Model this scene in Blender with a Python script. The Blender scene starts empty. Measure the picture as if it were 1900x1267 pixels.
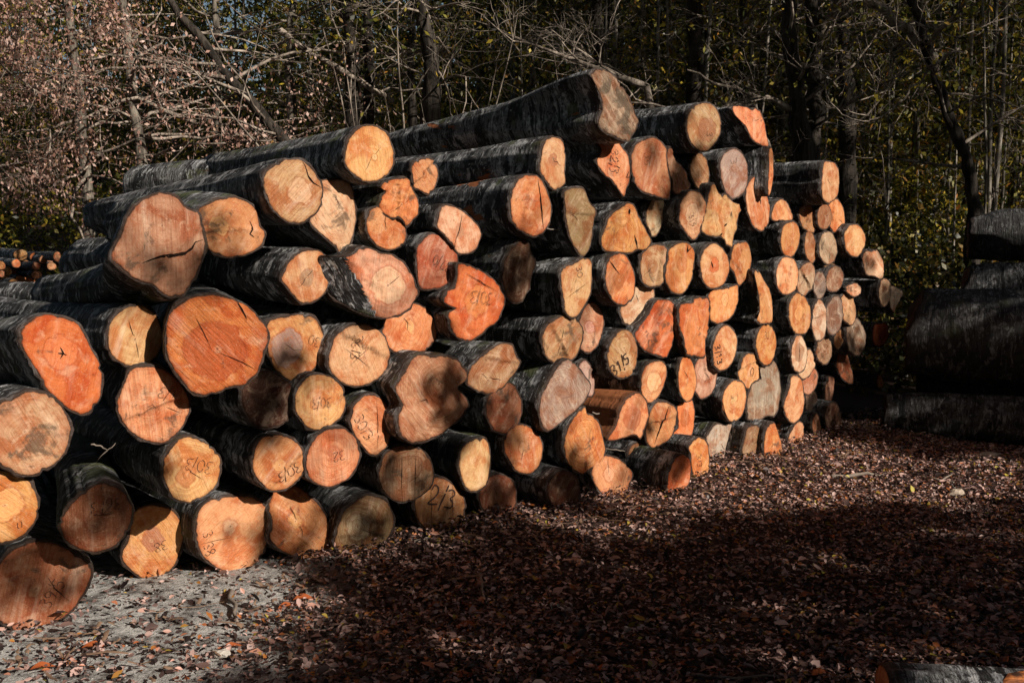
import bpy, math, random
import numpy as np
from mathutils import Vector, Matrix, noise as mnoise

scene = bpy.context.scene
COL = scene.collection
R = math.radians
rng = random.Random(11)
nrng = np.random.default_rng(7)

# =====================================================================  data (metres)
# key, centre of cut face, heading, wood colour, label, outline of the cut face, pith, options
LOGS = [
('L1', [-1.452, 4.042, 1.564], 43.1, 't2', 'broad flared log with a black split across its brown cut face', [(-0.109, 0.154), (-0.143, 0.105), (-0.174, 0.03), (-0.204, -0.018), (-0.207, -0.052), (-0.179, -0.085), (-0.113, -0.143), (-0.042, -0.164), (-0.0, -0.201), (0.05, -0.223), (0.103, -0.198), (0.156, -0.112), (0.188, -0.032), (0.197, 0.025), (0.172, 0.082), (0.164, 0.13), (0.108, 0.153), (0.065, 0.195), (0.015, 0.21), (-0.036, 0.204)], (0.003, 0.075), {'body': 0.56, 'length': 1.4, 'shift': (0, -0.125), 'tilt': -0.09, 'morph': 0.45, 'saw': 1, 'nopith': 1}),
('L2', [-1.251, 4.348, 1.641], 43.7, 'o2', 'orange log with pale bullseye pith and dark knot hole at right rim', [(-0.144, 0.0), (-0.129, -0.065), (-0.1, -0.103), (-0.042, -0.126), (0.031, -0.129), (0.098, -0.11), (0.143, -0.074), (0.161, -0.027), (0.145, 0.005), (0.133, 0.065), (0.105, 0.103), (0.047, 0.13), (-0.018, 0.128), (-0.083, 0.109), (-0.141, 0.075)], (-0.051, 0.002), {'heart': 0.3, 'length': 1.2}),
('L3', [-1.0, 4.487, 1.812], 44.0, 't', 'long grey log whose saw-streaked face has a curved crack along its right rim', [(-0.152, 0.024), (-0.143, -0.026), (-0.112, -0.078), (-0.064, -0.128), (-0.002, -0.148), (0.043, -0.145), (0.081, -0.124), (0.135, -0.076), (0.15, -0.035), (0.157, 0.013), (0.138, 0.057), (0.095, 0.109), (0.05, 0.138), (0.013, 0.143), (-0.049, 0.132), (-0.101, 0.103), (-0.14, 0.069)], (0.035, -0.005), {'length': 2.35, 'body': 0.85, 'taper': 0.25, 'tilt': -0.03, 'pale': 0.4, 'peel': 0.26, 'saw': 1}),
('L4', [-1.761, 3.79, 1.106], 50, 'r', 'tall slanted red-orange oval log with a black star crack at its heart', [(-0.158, 0.069), (-0.132, 0.021), (-0.1, -0.04), (-0.074, -0.1), (-0.037, -0.147), (0.015, -0.194), (0.055, -0.217), (0.093, -0.211), (0.13, -0.171), (0.148, -0.114), (0.15, -0.034), (0.127, 0.016), (0.105, 0.065), (0.087, 0.11), (0.06, 0.146), (0.007, 0.173), (-0.045, 0.184), (-0.096, 0.178), (-0.136, 0.156), (-0.158, 0.12)], (-0.007, 0.033), {'body': 0.75}),
('L5', [-1.605, 4.116, 1.175], 44.7, 'y2', 'pale round log with grey bark stretching left behind the slanted red-orange oval', [(0.113, 0.035), (0.098, 0.077), (0.069, 0.113), (0.027, 0.13), (-0.017, 0.13), (-0.057, 0.115), (-0.088, 0.085), (-0.107, 0.048), (-0.119, 0.008), (-0.118, -0.037), (-0.097, -0.076), (-0.065, -0.105), (-0.026, -0.126), (0.017, -0.131), (0.059, -0.118), (0.094, -0.092), (0.118, -0.053), (0.122, -0.008)], (-0.003, -0.009), {'saw': 1, 'length': 2.4}),
('L6', [-1.268, 4.119, 1.144], 22, 'r2', 'largest orange log with a long crack running from its centre to the right', [(-0.195, 0.042), (-0.195, -0.04), (-0.173, -0.097), (-0.126, -0.169), (-0.092, -0.212), (-0.031, -0.216), (0.029, -0.2), (0.068, -0.186), (0.117, -0.182), (0.168, -0.139), (0.195, -0.075), (0.215, -0.016), (0.223, 0.042), (0.164, 0.133), (0.095, 0.181), (0.042, 0.198), (-0.019, 0.206), (-0.091, 0.196), (-0.152, 0.161), (-0.184, 0.105)], (0.003, -0.029), {'heart': 0.6}),
('L7', [-1.531, 4.092, 0.885], 30, 'o3', 'salmon log with white heart and scrawled numbers beneath the largest orange log', [(-0.12, 0.082), (-0.143, 0.015), (-0.143, -0.028), (-0.109, -0.089), (-0.063, -0.137), (0.001, -0.167), (0.05, -0.169), (0.095, -0.134), (0.133, -0.078), (0.153, -0.028), (0.15, 0.017), (0.103, 0.098), (0.06, 0.141), (0.012, 0.16), (-0.053, 0.164), (-0.09, 0.15)], (-0.009, -0.014), {'heart': 0.2, 'saw': 1}),
('L8', [-1.841, 3.655, 0.847], 40, 't', 'thick tan log with grey stain on its right side at the left edge', [(-0.122, -0.081), (-0.078, -0.129), (-0.035, -0.158), (0.018, -0.162), (0.068, -0.14), (0.112, -0.106), (0.138, -0.056), (0.147, 0.003), (0.131, 0.058), (0.109, 0.107), (0.068, 0.143), (0.017, 0.156), (-0.025, 0.152), (-0.066, 0.137), (-0.108, 0.117), (-0.135, 0.043)], (-0.011, 0.007), {'stain': 0.6, 'nopith': 1}),
('L9', [-1.402, 4.167, 0.586], 38, 'y', 'bright peach log with numbers scrawled upside down below the white-hearted log', [(0.132, 0.033), (0.105, 0.078), (0.068, 0.111), (0.027, 0.135), (-0.018, 0.143), (-0.06, 0.129), (-0.094, 0.101), (-0.117, 0.064), (-0.126, 0.018), (-0.121, -0.03), (-0.105, -0.078), (-0.072, -0.118), (-0.027, -0.137), (0.018, -0.137), (0.06, -0.128), (0.096, -0.104), (0.122, -0.066), (0.136, -0.019)], (-0.024, -0.018), {'heart': 0.35}),
('L10', [-1.933, 3.632, 0.57], 40, 'o', 'half-seen orange log with a dark red star at the left edge', [(0.105, 0.032), (0.087, 0.078), (0.057, 0.111), (0.023, 0.13), (-0.012, 0.14), (-0.048, 0.135), (-0.078, 0.106), (-0.095, 0.064), (-0.105, 0.018), (-0.101, -0.031), (-0.084, -0.076), (-0.058, -0.113), (-0.025, -0.138), (0.012, -0.14), (0.046, -0.127), (0.078, -0.107), (0.103, -0.07), (0.112, -0.019)], (0.0, 0.006), {}),
('L11', [-1.667, 3.814, 0.466], 27, 'rb', 'mossy-barked reddish brown log with pale ringed pith and numbers', [(-0.118, -0.069), (-0.069, -0.113), (-0.011, -0.139), (0.057, -0.124), (0.097, -0.078), (0.124, -0.021), (0.13, 0.036), (0.097, 0.098), (0.052, 0.137), (0.0, 0.141), (-0.061, 0.104), (-0.114, 0.044), (-0.135, -0.003)], (-0.002, -0.016), {'heart': 0.3, 'moss': 1, 'pale': 0.2}),
('L12', [-1.947, 3.864, 0.172], 30, 'rb2', 'big rust-brown log resting on the grey ground in the bottom left corner', [(-0.171, -0.033), (-0.155, -0.103), (-0.117, -0.154), (-0.079, -0.177), (-0.014, -0.184), (0.045, -0.173), (0.107, -0.143), (0.157, -0.09), (0.195, -0.02), (0.208, 0.032), (0.184, 0.073), (0.119, 0.136), (0.053, 0.174), (-0.012, 0.184), (-0.077, 0.167), (-0.13, 0.124), (-0.158, 0.087), (-0.176, 0.034)], (-0.002, -0.008), {'heart': 0.17, 'saw': 1}),
('L13', [-1.69, 4.459, 0.17], 33, 'o', 'peach log on the ground with a red-brown starburst across its face', [(-0.134, -0.075), (-0.082, -0.142), (-0.035, -0.174), (0.022, -0.182), (0.072, -0.158), (0.106, -0.111), (0.139, -0.021), (0.137, 0.058), (0.099, 0.132), (0.05, 0.166), (-0.015, 0.181), (-0.071, 0.168), (-0.093, 0.136), (-0.114, 0.031), (-0.144, -0.022)], (-0.004, 0.016), {'heart': 0.34, 'hcol': 'rb2'}),
('L14', [-1.336, 4.546, 0.192], 40.6, 'y2', 'wide peach log on the ground with a small knob low on its face', [(-0.182, 0.093), (-0.182, 0.008), (-0.149, -0.092), (-0.089, -0.157), (-0.02, -0.199), (0.015, -0.205), (0.085, -0.19), (0.143, -0.141), (0.192, -0.036), (0.203, 0.043), (0.164, 0.11), (0.095, 0.156), (0.013, 0.176), (-0.063, 0.178), (-0.116, 0.174), (-0.159, 0.14)], (-0.013, 0.035), {'heart': 0.2, 'nopith': 1}),
('L15', [-1.044, 4.713, 0.176], 40.0, 'o2', 'torn orange log on the ground with blotchy brown lower face', [(-0.156, 0.04), (-0.169, -0.008), (-0.164, -0.055), (-0.114, -0.1), (-0.051, -0.143), (0.028, -0.176), (0.094, -0.188), (0.156, -0.172), (0.179, -0.123), (0.159, -0.01), (0.142, 0.054), (0.101, 0.109), (0.054, 0.161), (-0.011, 0.196), (-0.061, 0.193), (-0.116, 0.154), (-0.157, 0.107)], (-0.029, 0.033), {'stain': 0.5, 'facet': (70, 0.012, 0.8), 'rough': 1}),
('L16', [-0.754, 4.826, 0.133], 33, 'b2', 'dull brown log with clear rings at the edge of the leaf litter', [(-0.157, -0.059), (-0.129, -0.119), (-0.08, -0.15), (0.0, -0.147), (0.076, -0.124), (0.128, -0.075), (0.163, -0.004), (0.158, 0.054), (0.131, 0.112), (0.071, 0.152), (0.005, 0.158), (-0.075, 0.12), (-0.126, 0.066), (-0.15, -0.007)], (-0.033, 0.007), {'heart': 0.45, 'rings': 1}),
('L17', [-1.106, 4.512, 0.54], 41.4, 'o2', 'orange log with dark bark to its left and black scrawl low right', [(0.119, 0.047), (0.089, 0.089), (0.049, 0.118), (0.005, 0.133), (-0.039, 0.137), (-0.082, 0.126), (-0.111, 0.093), (-0.125, 0.049), (-0.128, 0.002), (-0.117, -0.046), (-0.089, -0.089), (-0.05, -0.12), (-0.005, -0.138), (0.039, -0.137), (0.078, -0.12), (0.113, -0.094), (0.138, -0.054), (0.139, -0.003)], (-0.0, -0.01), {'heart': 0.25}),
('L18', [-0.878, 4.672, 0.529], 34, 'o3', 'salmon log with a white knot above centre and a red stain at top', [(-0.14, -0.02), (-0.122, -0.081), (-0.076, -0.124), (-0.023, -0.145), (0.031, -0.139), (0.089, -0.109), (0.137, -0.047), (0.144, 0.02), (0.124, 0.082), (0.068, 0.131), (-0.003, 0.147), (-0.065, 0.124), (-0.11, 0.079), (-0.134, 0.024)], (0.011, 0.022), {'heart': 0.25}),
('L19', [-0.704, 4.819, 0.668], 40, 'o3', 'upright orange oval log with 30/3 written sideways in a column', [(-0.122, 0.006), (-0.093, -0.058), (-0.047, -0.126), (0.012, -0.159), (0.077, -0.129), (0.11, -0.069), (0.118, 0.011), (0.09, 0.091), (0.036, 0.136), (-0.027, 0.147), (-0.09, 0.11), (-0.115, 0.051)], (-0.001, -0.009), {'heart': 0.2}),
('L20', [-0.552, 4.958, 0.383], 34, 'b2', 'round dull tan log with two thin vertical cracks and white bark', [(0.151, 0.031), (0.125, 0.08), (0.083, 0.119), (0.03, 0.143), (-0.027, 0.153), (-0.081, 0.143), (-0.119, 0.109), (-0.14, 0.066), (-0.152, 0.02), (-0.149, -0.03), (-0.124, -0.079), (-0.084, -0.121), (-0.031, -0.148), (0.026, -0.151), (0.077, -0.135), (0.121, -0.111), (0.155, -0.073), (0.163, -0.021)], (0.022, 0.026), {'rings': 1}),
('L21', [-0.398, 5.192, 0.148], 40.7, 'ob', 'brown log on the litter with bold black strokes like 2/3', [(0.162, 0.025), (0.126, 0.074), (0.083, 0.115), (0.031, 0.146), (-0.028, 0.158), (-0.084, 0.15), (-0.13, 0.124), (-0.155, 0.079), (-0.156, 0.028), (-0.148, -0.023), (-0.127, -0.075), (-0.086, -0.119), (-0.031, -0.147), (0.028, -0.16), (0.085, -0.151), (0.128, -0.122), (0.16, -0.081), (0.175, -0.031)], (-0.015, -0.054), {'heart': 0.15}),
('L22', [-1.15, 4.532, 0.838], 43.4, 'd', 'dark chocolate-stained round log beside a bright peach log', [(0.14, 0.034), (0.11, 0.075), (0.07, 0.104), (0.027, 0.127), (-0.021, 0.138), (-0.069, 0.127), (-0.107, 0.1), (-0.132, 0.061), (-0.137, 0.015), (-0.126, -0.03), (-0.107, -0.073), (-0.074, -0.111), (-0.028, -0.131), (0.021, -0.134), (0.068, -0.126), (0.109, -0.102), (0.136, -0.063), (0.148, -0.016)], (-0.011, 0.011), {'nopith': 1}),
('L23', [-0.933, 4.67, 0.804], 41.6, 'y', 'bright peach round log with 30/3 upside down at its centre', [(0.14, 0.035), (0.113, 0.08), (0.071, 0.11), (0.026, 0.127), (-0.021, 0.136), (-0.068, 0.127), (-0.104, 0.098), (-0.127, 0.06), (-0.138, 0.015), (-0.131, -0.033), (-0.108, -0.076), (-0.074, -0.114), (-0.028, -0.135), (0.021, -0.134), (0.064, -0.121), (0.105, -0.1), (0.136, -0.063), (0.147, -0.016)], (-0.012, 0.004), {'heart': 0.3}),
('L24', [-1.051, 4.684, 1.079], 42.4, 'o2', 'orange log with a large grey-pink heart patch right of the largest orange log', [(-0.153, 0.008), (-0.136, -0.066), (-0.08, -0.138), (-0.023, -0.172), (0.028, -0.171), (0.098, -0.129), (0.151, -0.075), (0.171, 0.002), (0.154, 0.07), (0.112, 0.126), (0.044, 0.15), (-0.015, 0.148), (-0.096, 0.136), (-0.153, 0.111)], (-0.054, -0.007), {'heart': 0.55, 'hcol': 'g2'}),
('L25', [-0.763, 4.826, 1.013], 43.7, 'y2', 'peach log with 36/3 and a cross written below the big torn log', [(0.165, 0.039), (0.139, 0.089), (0.094, 0.131), (0.035, 0.154), (-0.029, 0.159), (-0.088, 0.142), (-0.129, 0.105), (-0.153, 0.06), (-0.169, 0.013), (-0.168, -0.04), (-0.139, -0.089), (-0.092, -0.127), (-0.034, -0.152), (0.028, -0.156), (0.087, -0.14), (0.138, -0.113), (0.174, -0.069), (0.18, -0.014)], (0.004, 0.013), {'heart': 0.25}),
('L26', [-0.543, 5.101, 1.123], 42.9, 'o', "orange log with a crescent crack tucked under the big torn log's right", [(0.148, 0.073), (0.107, 0.11), (0.051, 0.135), (-0.013, 0.145), (-0.077, 0.139), (-0.129, 0.109), (-0.157, 0.065), (-0.172, 0.02), (-0.173, -0.028), (-0.149, -0.073), (-0.106, -0.11), (-0.051, -0.136), (0.013, -0.145), (0.074, -0.134), (0.13, -0.11), (0.176, -0.073), (0.191, -0.023), (0.176, 0.028)], (0.011, 0.016), {'heart': 0.25}),
('L27', [-0.668, 4.73, 1.381], 36, 's', 'big torn salmon log with a bark-covered slanted left side', [(-0.223, 0.042), (-0.188, -0.035), (-0.119, -0.101), (-0.018, -0.16), (0.056, -0.174), (0.116, -0.171), (0.187, -0.136), (0.228, -0.084), (0.232, -0.03), (0.186, 0.057), (0.153, 0.095), (0.096, 0.13), (0.025, 0.146), (-0.031, 0.167), (-0.077, 0.172), (-0.115, 0.136), (-0.169, 0.123), (-0.233, 0.124)], (0.073, -0.015), {'heart': 0.5, 'facet': (211, 0.066, 1.2), 'facetbark': 1, 'rough': 1, 'body': 0.8}),
('L28', [-0.973, 4.634, 1.418], 46, 't', 'tan log with a brown round heart and flattened lower left side', [(-0.124, -0.044), (-0.081, -0.091), (-0.04, -0.126), (0.03, -0.123), (0.086, -0.089), (0.115, -0.053), (0.136, 0.001), (0.127, 0.059), (0.094, 0.101), (0.045, 0.124), (-0.028, 0.114), (-0.086, 0.081), (-0.125, 0.034), (-0.144, -0.013)], (-0.007, -0.009), {'heart': 0.35, 'hcol': 'b'}),
('L29', [-0.845, 4.781, 1.709], 40.9, 'p2', 'pointed teardrop-shaped pale log with a ridge down its face', [(-0.097, 0.099), (-0.122, 0.031), (-0.158, -0.026), (-0.133, -0.067), (-0.093, -0.1), (-0.031, -0.149), (0.026, -0.196), (0.062, -0.199), (0.091, -0.141), (0.127, -0.071), (0.138, -0.004), (0.12, 0.064), (0.096, 0.13), (0.048, 0.17), (-0.01, 0.172), (-0.105, 0.155)], (0.003, 0.037), {'facet': (-15, 0.02, 0.6), 'nopith': 1}),
('L30', [-0.573, 5.0, 1.789], 44.8, 'o', 'knobbly orange log sitting on top of a smaller round one', [(-0.07, -0.082), (-0.005, -0.089), (0.04, -0.126), (0.08, -0.095), (0.113, -0.05), (0.113, 0.011), (0.071, 0.076), (0.043, 0.11), (-0.012, 0.107), (-0.085, 0.09), (-0.112, 0.059), (-0.085, 0.047), (-0.124, -0.027)], (0.007, -0.02), {'rough': 1}),
('L31', [-0.64, 4.951, 1.642], 41.0, 'o', 'small round orange log squeezed beneath the knobbly one', [(-0.102, -0.025), (-0.052, -0.081), (0.019, -0.1), (0.089, -0.083), (0.126, -0.036), (0.117, 0.022), (0.084, 0.059), (0.021, 0.066), (-0.049, 0.113), (-0.091, 0.091), (-0.114, 0.034)], (-0.002, -0.002), {}),
('L32', [-0.69, 4.771, 2.003], 41.8, 'y', 'smooth round bright orange log on the top row with long dark bark', [(0.133, 0.052), (0.114, 0.092), (0.078, 0.123), (0.028, 0.136), (-0.024, 0.131), (-0.071, 0.11), (-0.105, 0.074), (-0.128, 0.034), (-0.142, -0.009), (-0.138, -0.054), (-0.112, -0.09), (-0.074, -0.117), (-0.028, -0.132), (0.024, -0.13), (0.072, -0.112), (0.115, -0.081), (0.141, -0.038), (0.143, 0.009)], (0.018, -0.009), {'length': 1.7, 'pale': 0.3, 'heart': 0.12}),
('L33', [-0.457, 5.168, 1.93], 42.6, 'o2', 'small orange log with a dark wedge mark below the top row', [(-0.078, -0.055), (-0.033, -0.079), (0.027, -0.093), (0.068, -0.058), (0.09, -0.008), (0.09, 0.04), (0.037, 0.085), (-0.013, 0.084), (-0.074, 0.061), (-0.088, 0.013)], (-0.007, 0.001), {'length': 2.0}),
('L34', [-0.284, 5.265, 1.648], 43.9, 'p2', 'peach log with a thin twig across it and brown band through centre', [(-0.104, -0.035), (-0.04, -0.092), (0.025, -0.133), (0.115, -0.119), (0.159, -0.068), (0.167, -0.009), (0.116, 0.049), (0.026, 0.096), (-0.061, 0.123), (-0.125, 0.118), (-0.155, 0.078), (-0.163, 0.012)], (-0.001, -0.011), {}),
('L35', [-0.403, 5.168, 1.472], 40.5, 'ro', 'red-brown log with pale round heart marked 37/0', [(-0.123, -0.076), (-0.099, -0.13), (-0.051, -0.14), (0.023, -0.134), (0.092, -0.106), (0.136, -0.067), (0.154, -0.006), (0.144, 0.044), (0.104, 0.09), (0.05, 0.133), (-0.006, 0.149), (-0.065, 0.135), (-0.114, 0.09), (-0.129, 0.025)], (0.01, 0.013), {'heart': 0.4}),
('L36', [-0.208, 5.261, 1.252], 43.7, 'r2', 'lobed orange log with a knob on its left and 30/3 at its centre', [(-0.118, 0.141), (-0.13, 0.086), (-0.182, 0.068), (-0.208, 0.029), (-0.194, 0.003), (-0.13, -0.023), (-0.168, -0.041), (-0.176, -0.087), (-0.15, -0.152), (-0.097, -0.187), (-0.044, -0.202), (0.031, -0.183), (0.099, -0.143), (0.167, -0.105), (0.204, -0.043), (0.238, 0.013), (0.213, 0.056), (0.148, 0.123), (0.052, 0.172), (-0.041, 0.203), (-0.106, 0.209)], (0.024, 0.006), {'heart': 0.45, 'rough': 1}),
('L37', [0.036, 5.57, 1.414], 44.0, 'd2', 'rotten dark brown splintered log with grey-green bark', [(-0.105, 0.042), (-0.134, -0.022), (-0.113, -0.08), (-0.084, -0.139), (-0.024, -0.175), (0.028, -0.164), (0.08, -0.101), (0.111, -0.036), (0.133, 0.039), (0.111, 0.092), (0.08, 0.148), (0.036, 0.182), (-0.016, 0.163), (-0.075, 0.099)], (0.002, -0.003), {'nopith': 1, 'rough': 1, 'moss': 0.6}),
('L38', [0.387, 5.818, 1.322], 44.3, 't', 'angular tan log with flat left edge and white peeling bark', [(-0.141, 0.017), (-0.122, -0.073), (-0.102, -0.163), (-0.021, -0.187), (0.061, -0.125), (0.129, -0.049), (0.148, 0.049), (0.147, 0.144), (0.078, 0.164), (-0.014, 0.136), (-0.104, 0.114), (-0.137, 0.077)], (0.011, 0.003), {'nopith': 1}),
('L112', [0.107, 5.531, 1.786], 43.1, 'o2', 'tall oval orange log with a dark vertical stripe and chipped bark', [(0.13, 0.066), (0.102, 0.114), (0.063, 0.155), (0.013, 0.172), (-0.039, 0.167), (-0.086, 0.144), (-0.121, 0.102), (-0.14, 0.048), (-0.147, -0.01), (-0.137, -0.069), (-0.104, -0.116), (-0.06, -0.146), (-0.012, -0.165), (0.039, -0.169), (0.088, -0.148), (0.129, -0.108), (0.153, -0.053), (0.152, 0.01)], (-0.009, 0.006), {'length': 2.3, 'peel': 0.36}),
('L113', [0.24, 5.653, 2.036], 44.6, 't', 'narrow streaky tan log with long grey bark just under the topmost log', [(-0.091, -0.073), (-0.042, -0.123), (0.022, -0.154), (0.1, -0.107), (0.095, -0.045), (0.099, 0.051), (0.075, 0.121), (0.011, 0.149), (-0.066, 0.119), (-0.105, 0.047), (-0.109, -0.038)], (-0.011, 0.023), {'length': 2.8, 'pale': 0.5, 'peel': 0.33}),
('L114', [0.627, 6.039, 2.081], 41.7, 's2', 'slanted bright salmon log with 32/3 written down it and a notched left rim', [(-0.105, 0.058), (-0.147, -0.019), (-0.064, -0.089), (0.02, -0.157), (0.08, -0.211), (0.104, -0.173), (0.138, -0.095), (0.131, 0.017), (0.075, 0.096), (-0.01, 0.162), (-0.097, 0.165), (-0.162, 0.128)], (0.003, -0.004), {'nopith': 1, 'length': 2.2}),
('L115', [0.604, 5.804, 2.37], 48, 'og', 'topmost log with weathered grey-brown broken end and patched bark', [(-0.137, 0.055), (-0.12, -0.02), (-0.15, -0.102), (-0.077, -0.148), (0.08, -0.185), (0.174, -0.161), (0.228, -0.07), (0.216, -0.039), (0.153, 0.034), (0.074, 0.107), (-0.018, 0.173), (-0.124, 0.202), (-0.225, 0.165)], (-0.005, -0.002), {'length': 2.4, 'stain': 0.8, 'tilt': -0.06, 'body': 0.93, 'taper': 0.6, 'morph': 0.9, 'rough': 1, 'nopith': 1, 'peel': 0.3, 'pale': 0.7}),
('L111', [0.412, 5.933, 1.723], 42.7, 'ol', 'olive-brown kite-shaped log with a red streak down its middle', [(-0.084, -0.077), (-0.032, -0.167), (0.05, -0.219), (0.108, -0.157), (0.121, -0.045), (0.13, 0.058), (0.076, 0.102), (0.008, 0.184), (-0.137, 0.159), (-0.127, 0.051)], (-0.005, -0.011), {'nopith': 1}),
('L110', [0.721, 6.186, 1.651], 41.6, 'yo', 'triangular golden log with a small dark knot near its peak', [(-0.188, -0.111), (-0.114, -0.125), (0.043, -0.132), (0.105, -0.112), (0.2, -0.112), (0.247, -0.066), (0.213, -0.007), (0.154, 0.061), (0.1, 0.132), (0.048, 0.181), (-0.013, 0.17), (-0.142, 0.093), (-0.19, 0.015), (-0.218, -0.068)], (-0.03, -0.034), {'rings': 1, 'nopith': 1}),
('L109', [0.97, 6.597, 1.768], 41.6, 'p', 'pale cream log half behind the triangular golden one', [(-0.069, -0.092), (-0.023, -0.142), (0.043, -0.102), (0.087, -0.025), (0.096, 0.074), (0.055, 0.123), (-0.018, 0.117), (-0.083, 0.051), (-0.098, -0.028)], (-0.014, -0.018), {'nopith': 1}),
('L108', [1.229, 6.651, 1.782], 40.7, 't', "tan oval log touching the jagged pale broken log's left side", [(-0.131, -0.07), (-0.055, -0.134), (0.015, -0.177), (0.072, -0.14), (0.133, -0.036), (0.142, 0.064), (0.099, 0.128), (0.005, 0.154), (-0.063, 0.141), (-0.134, 0.056), (-0.143, -0.016)], (-0.002, -0.006), {}),
('L107', [1.463, 6.853, 1.764], 43.4, 'yo2', 'jagged pale tan log broken to sharp points above and below', [(-0.202, -0.104), (-0.087, -0.132), (0.024, -0.139), (0.079, -0.195), (0.14, -0.214), (0.163, -0.13), (0.193, -0.011), (0.223, 0.085), (0.155, 0.102), (0.046, 0.159), (0.014, 0.143), (-0.052, 0.17), (-0.112, 0.227), (-0.158, 0.092), (-0.186, -0.0), (-0.215, -0.078)], (0.037, -0.026), {'jag': 1, 'nopith': 1, 'rough': 1}),
('L106', [1.792, 7.137, 1.868], 40.2, 'so', 'pear-shaped orange log with a red heart and small black crack', [(-0.121, -0.074), (-0.047, -0.161), (0.06, -0.195), (0.138, -0.139), (0.16, -0.028), (0.13, 0.05), (0.06, 0.126), (0.017, 0.202), (-0.022, 0.2), (-0.092, 0.17), (-0.158, 0.06), (-0.136, -0.016)], (0.014, -0.051), {'heart': 0.45, 'hcol': 'r'}),
('L105', [1.877, 7.123, 2.107], 60, 'o', 'dark log seen almost edge-on with only a thin orange rim', [(-0.05, 0.062), (-0.057, -0.016), (-0.077, -0.113), (-0.056, -0.177), (-0.001, -0.159), (0.062, -0.054), (0.083, 0.033), (0.058, 0.144), (-0.002, 0.165), (-0.055, 0.119)], (0.001, -0.004), {'nopith': 1, 'body': 1.3}),
('L104', [1.716, 7.036, 2.43], 44, 's2', 'slanted orange-red log end at the right end of the top row', [(-0.237, 0.049), (-0.127, -0.004), (-0.019, -0.1), (0.096, -0.141), (0.205, -0.141), (0.203, -0.102), (0.171, -0.035), (0.138, 0.039), (0.064, 0.112), (-0.006, 0.097), (-0.076, 0.109), (-0.199, 0.105), (-0.258, 0.088)], (0.006, 0.019), {'nopith': 1, 'body': 1.15}),
('L103', [1.286, 6.612, 2.359], 40.2, 't3', 'brown oval log on the top row with dark bark sloping down left', [(0.156, 0.078), (0.117, 0.124), (0.062, 0.151), (0.003, 0.154), (-0.053, 0.144), (-0.106, 0.123), (-0.147, 0.084), (-0.164, 0.032), (-0.164, -0.022), (-0.149, -0.075), (-0.112, -0.118), (-0.062, -0.149), (-0.003, -0.164), (0.057, -0.154), (0.104, -0.121), (0.141, -0.08), (0.169, -0.033), (0.176, 0.024)], (0.035, -0.015), {'length': 2.4}),
('L102', [1.116, 6.621, 2.043], 42.5, 'b', 'splintered brown slab of a log beside the big reddish log', [(-0.106, 0.075), (-0.045, -0.05), (-0.026, -0.121), (0.091, -0.116), (0.138, -0.067), (0.088, 0.011), (-0.032, 0.098), (-0.08, 0.169), (-0.119, 0.145)], (0.014, -0.016), {'jag': 1, 'nopith': 1, 'rough': 1}),
('L101', [0.903, 6.352, 2.063], 43.7, 'ro2', 'large reddish log with pale heart near the top of the stack', [(-0.179, -0.094), (-0.08, -0.158), (0.077, -0.18), (0.152, -0.191), (0.204, -0.172), (0.207, -0.076), (0.169, 0.048), (0.155, 0.142), (0.069, 0.191), (-0.032, 0.187), (-0.13, 0.155), (-0.193, 0.1), (-0.218, 0.025)], (-0.023, 0.023), {'heart': 0.4}),
('L100', [1.305, 6.812, 2.078], 42.2, 'ob', 'small brown oval log in a dark gap under the top row', [(0.079, 0.054), (0.054, 0.091), (0.02, 0.113), (-0.015, 0.12), (-0.049, 0.118), (-0.077, 0.1), (-0.095, 0.069), (-0.103, 0.03), (-0.098, -0.013), (-0.077, -0.053), (-0.05, -0.083), (-0.019, -0.11), (0.016, -0.126), (0.051, -0.123), (0.08, -0.103), (0.098, -0.071), (0.102, -0.029), (0.093, 0.013)], (-0.015, 0.015), {'nopith': 1}),
('L99', [1.574, 6.956, 2.077], 41.5, 'g2', 'grey-pink weathered oval log under the slanted red one', [(-0.139, -0.047), (-0.105, -0.12), (-0.034, -0.174), (0.043, -0.167), (0.125, -0.118), (0.155, -0.033), (0.143, 0.085), (0.082, 0.146), (-0.002, 0.171), (-0.095, 0.135), (-0.144, 0.095), (-0.154, 0.027)], (-0.003, 0.032), {'nopith': 1}),
('L39', [0.677, 6.072, 1.355], 44.3, 'o', 'orange oval log with a wedge crack pointing to its bright centre', [(-0.145, -0.019), (-0.129, -0.07), (-0.082, -0.125), (0.003, -0.158), (0.061, -0.157), (0.125, -0.118), (0.152, -0.075), (0.15, 0.028), (0.111, 0.09), (0.056, 0.148), (-0.013, 0.162), (-0.075, 0.145), (-0.126, 0.106), (-0.151, 0.034)], (-0.016, -0.006), {'heart': 0.35}),
('L40', [0.946, 6.423, 1.433], 42.4, 't3', 'brown ringed oval log under the triangular golden one', [(0.149, 0.029), (0.133, 0.074), (0.103, 0.107), (0.065, 0.131), (0.019, 0.14), (-0.031, 0.131), (-0.079, 0.107), (-0.117, 0.068), (-0.133, 0.02), (-0.133, -0.026), (-0.126, -0.07), (-0.105, -0.109), (-0.067, -0.133), (-0.019, -0.142), (0.032, -0.134), (0.078, -0.105), (0.113, -0.066), (0.139, -0.021)], (-0.016, -0.007), {'heart': 0.3}),
('L41', [1.132, 6.55, 1.418], 41.5, 'o', 'orange oval log with a black notch in its upper right rim', [(-0.119, 0.057), (-0.14, 0.0), (-0.139, -0.071), (-0.092, -0.144), (-0.012, -0.179), (0.068, -0.156), (0.124, -0.077), (0.139, 0.011), (0.142, 0.11), (0.071, 0.161), (0.002, 0.164), (-0.077, 0.146), (-0.115, 0.11)], (0.017, 0.016), {'heart': 0.3}),
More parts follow.
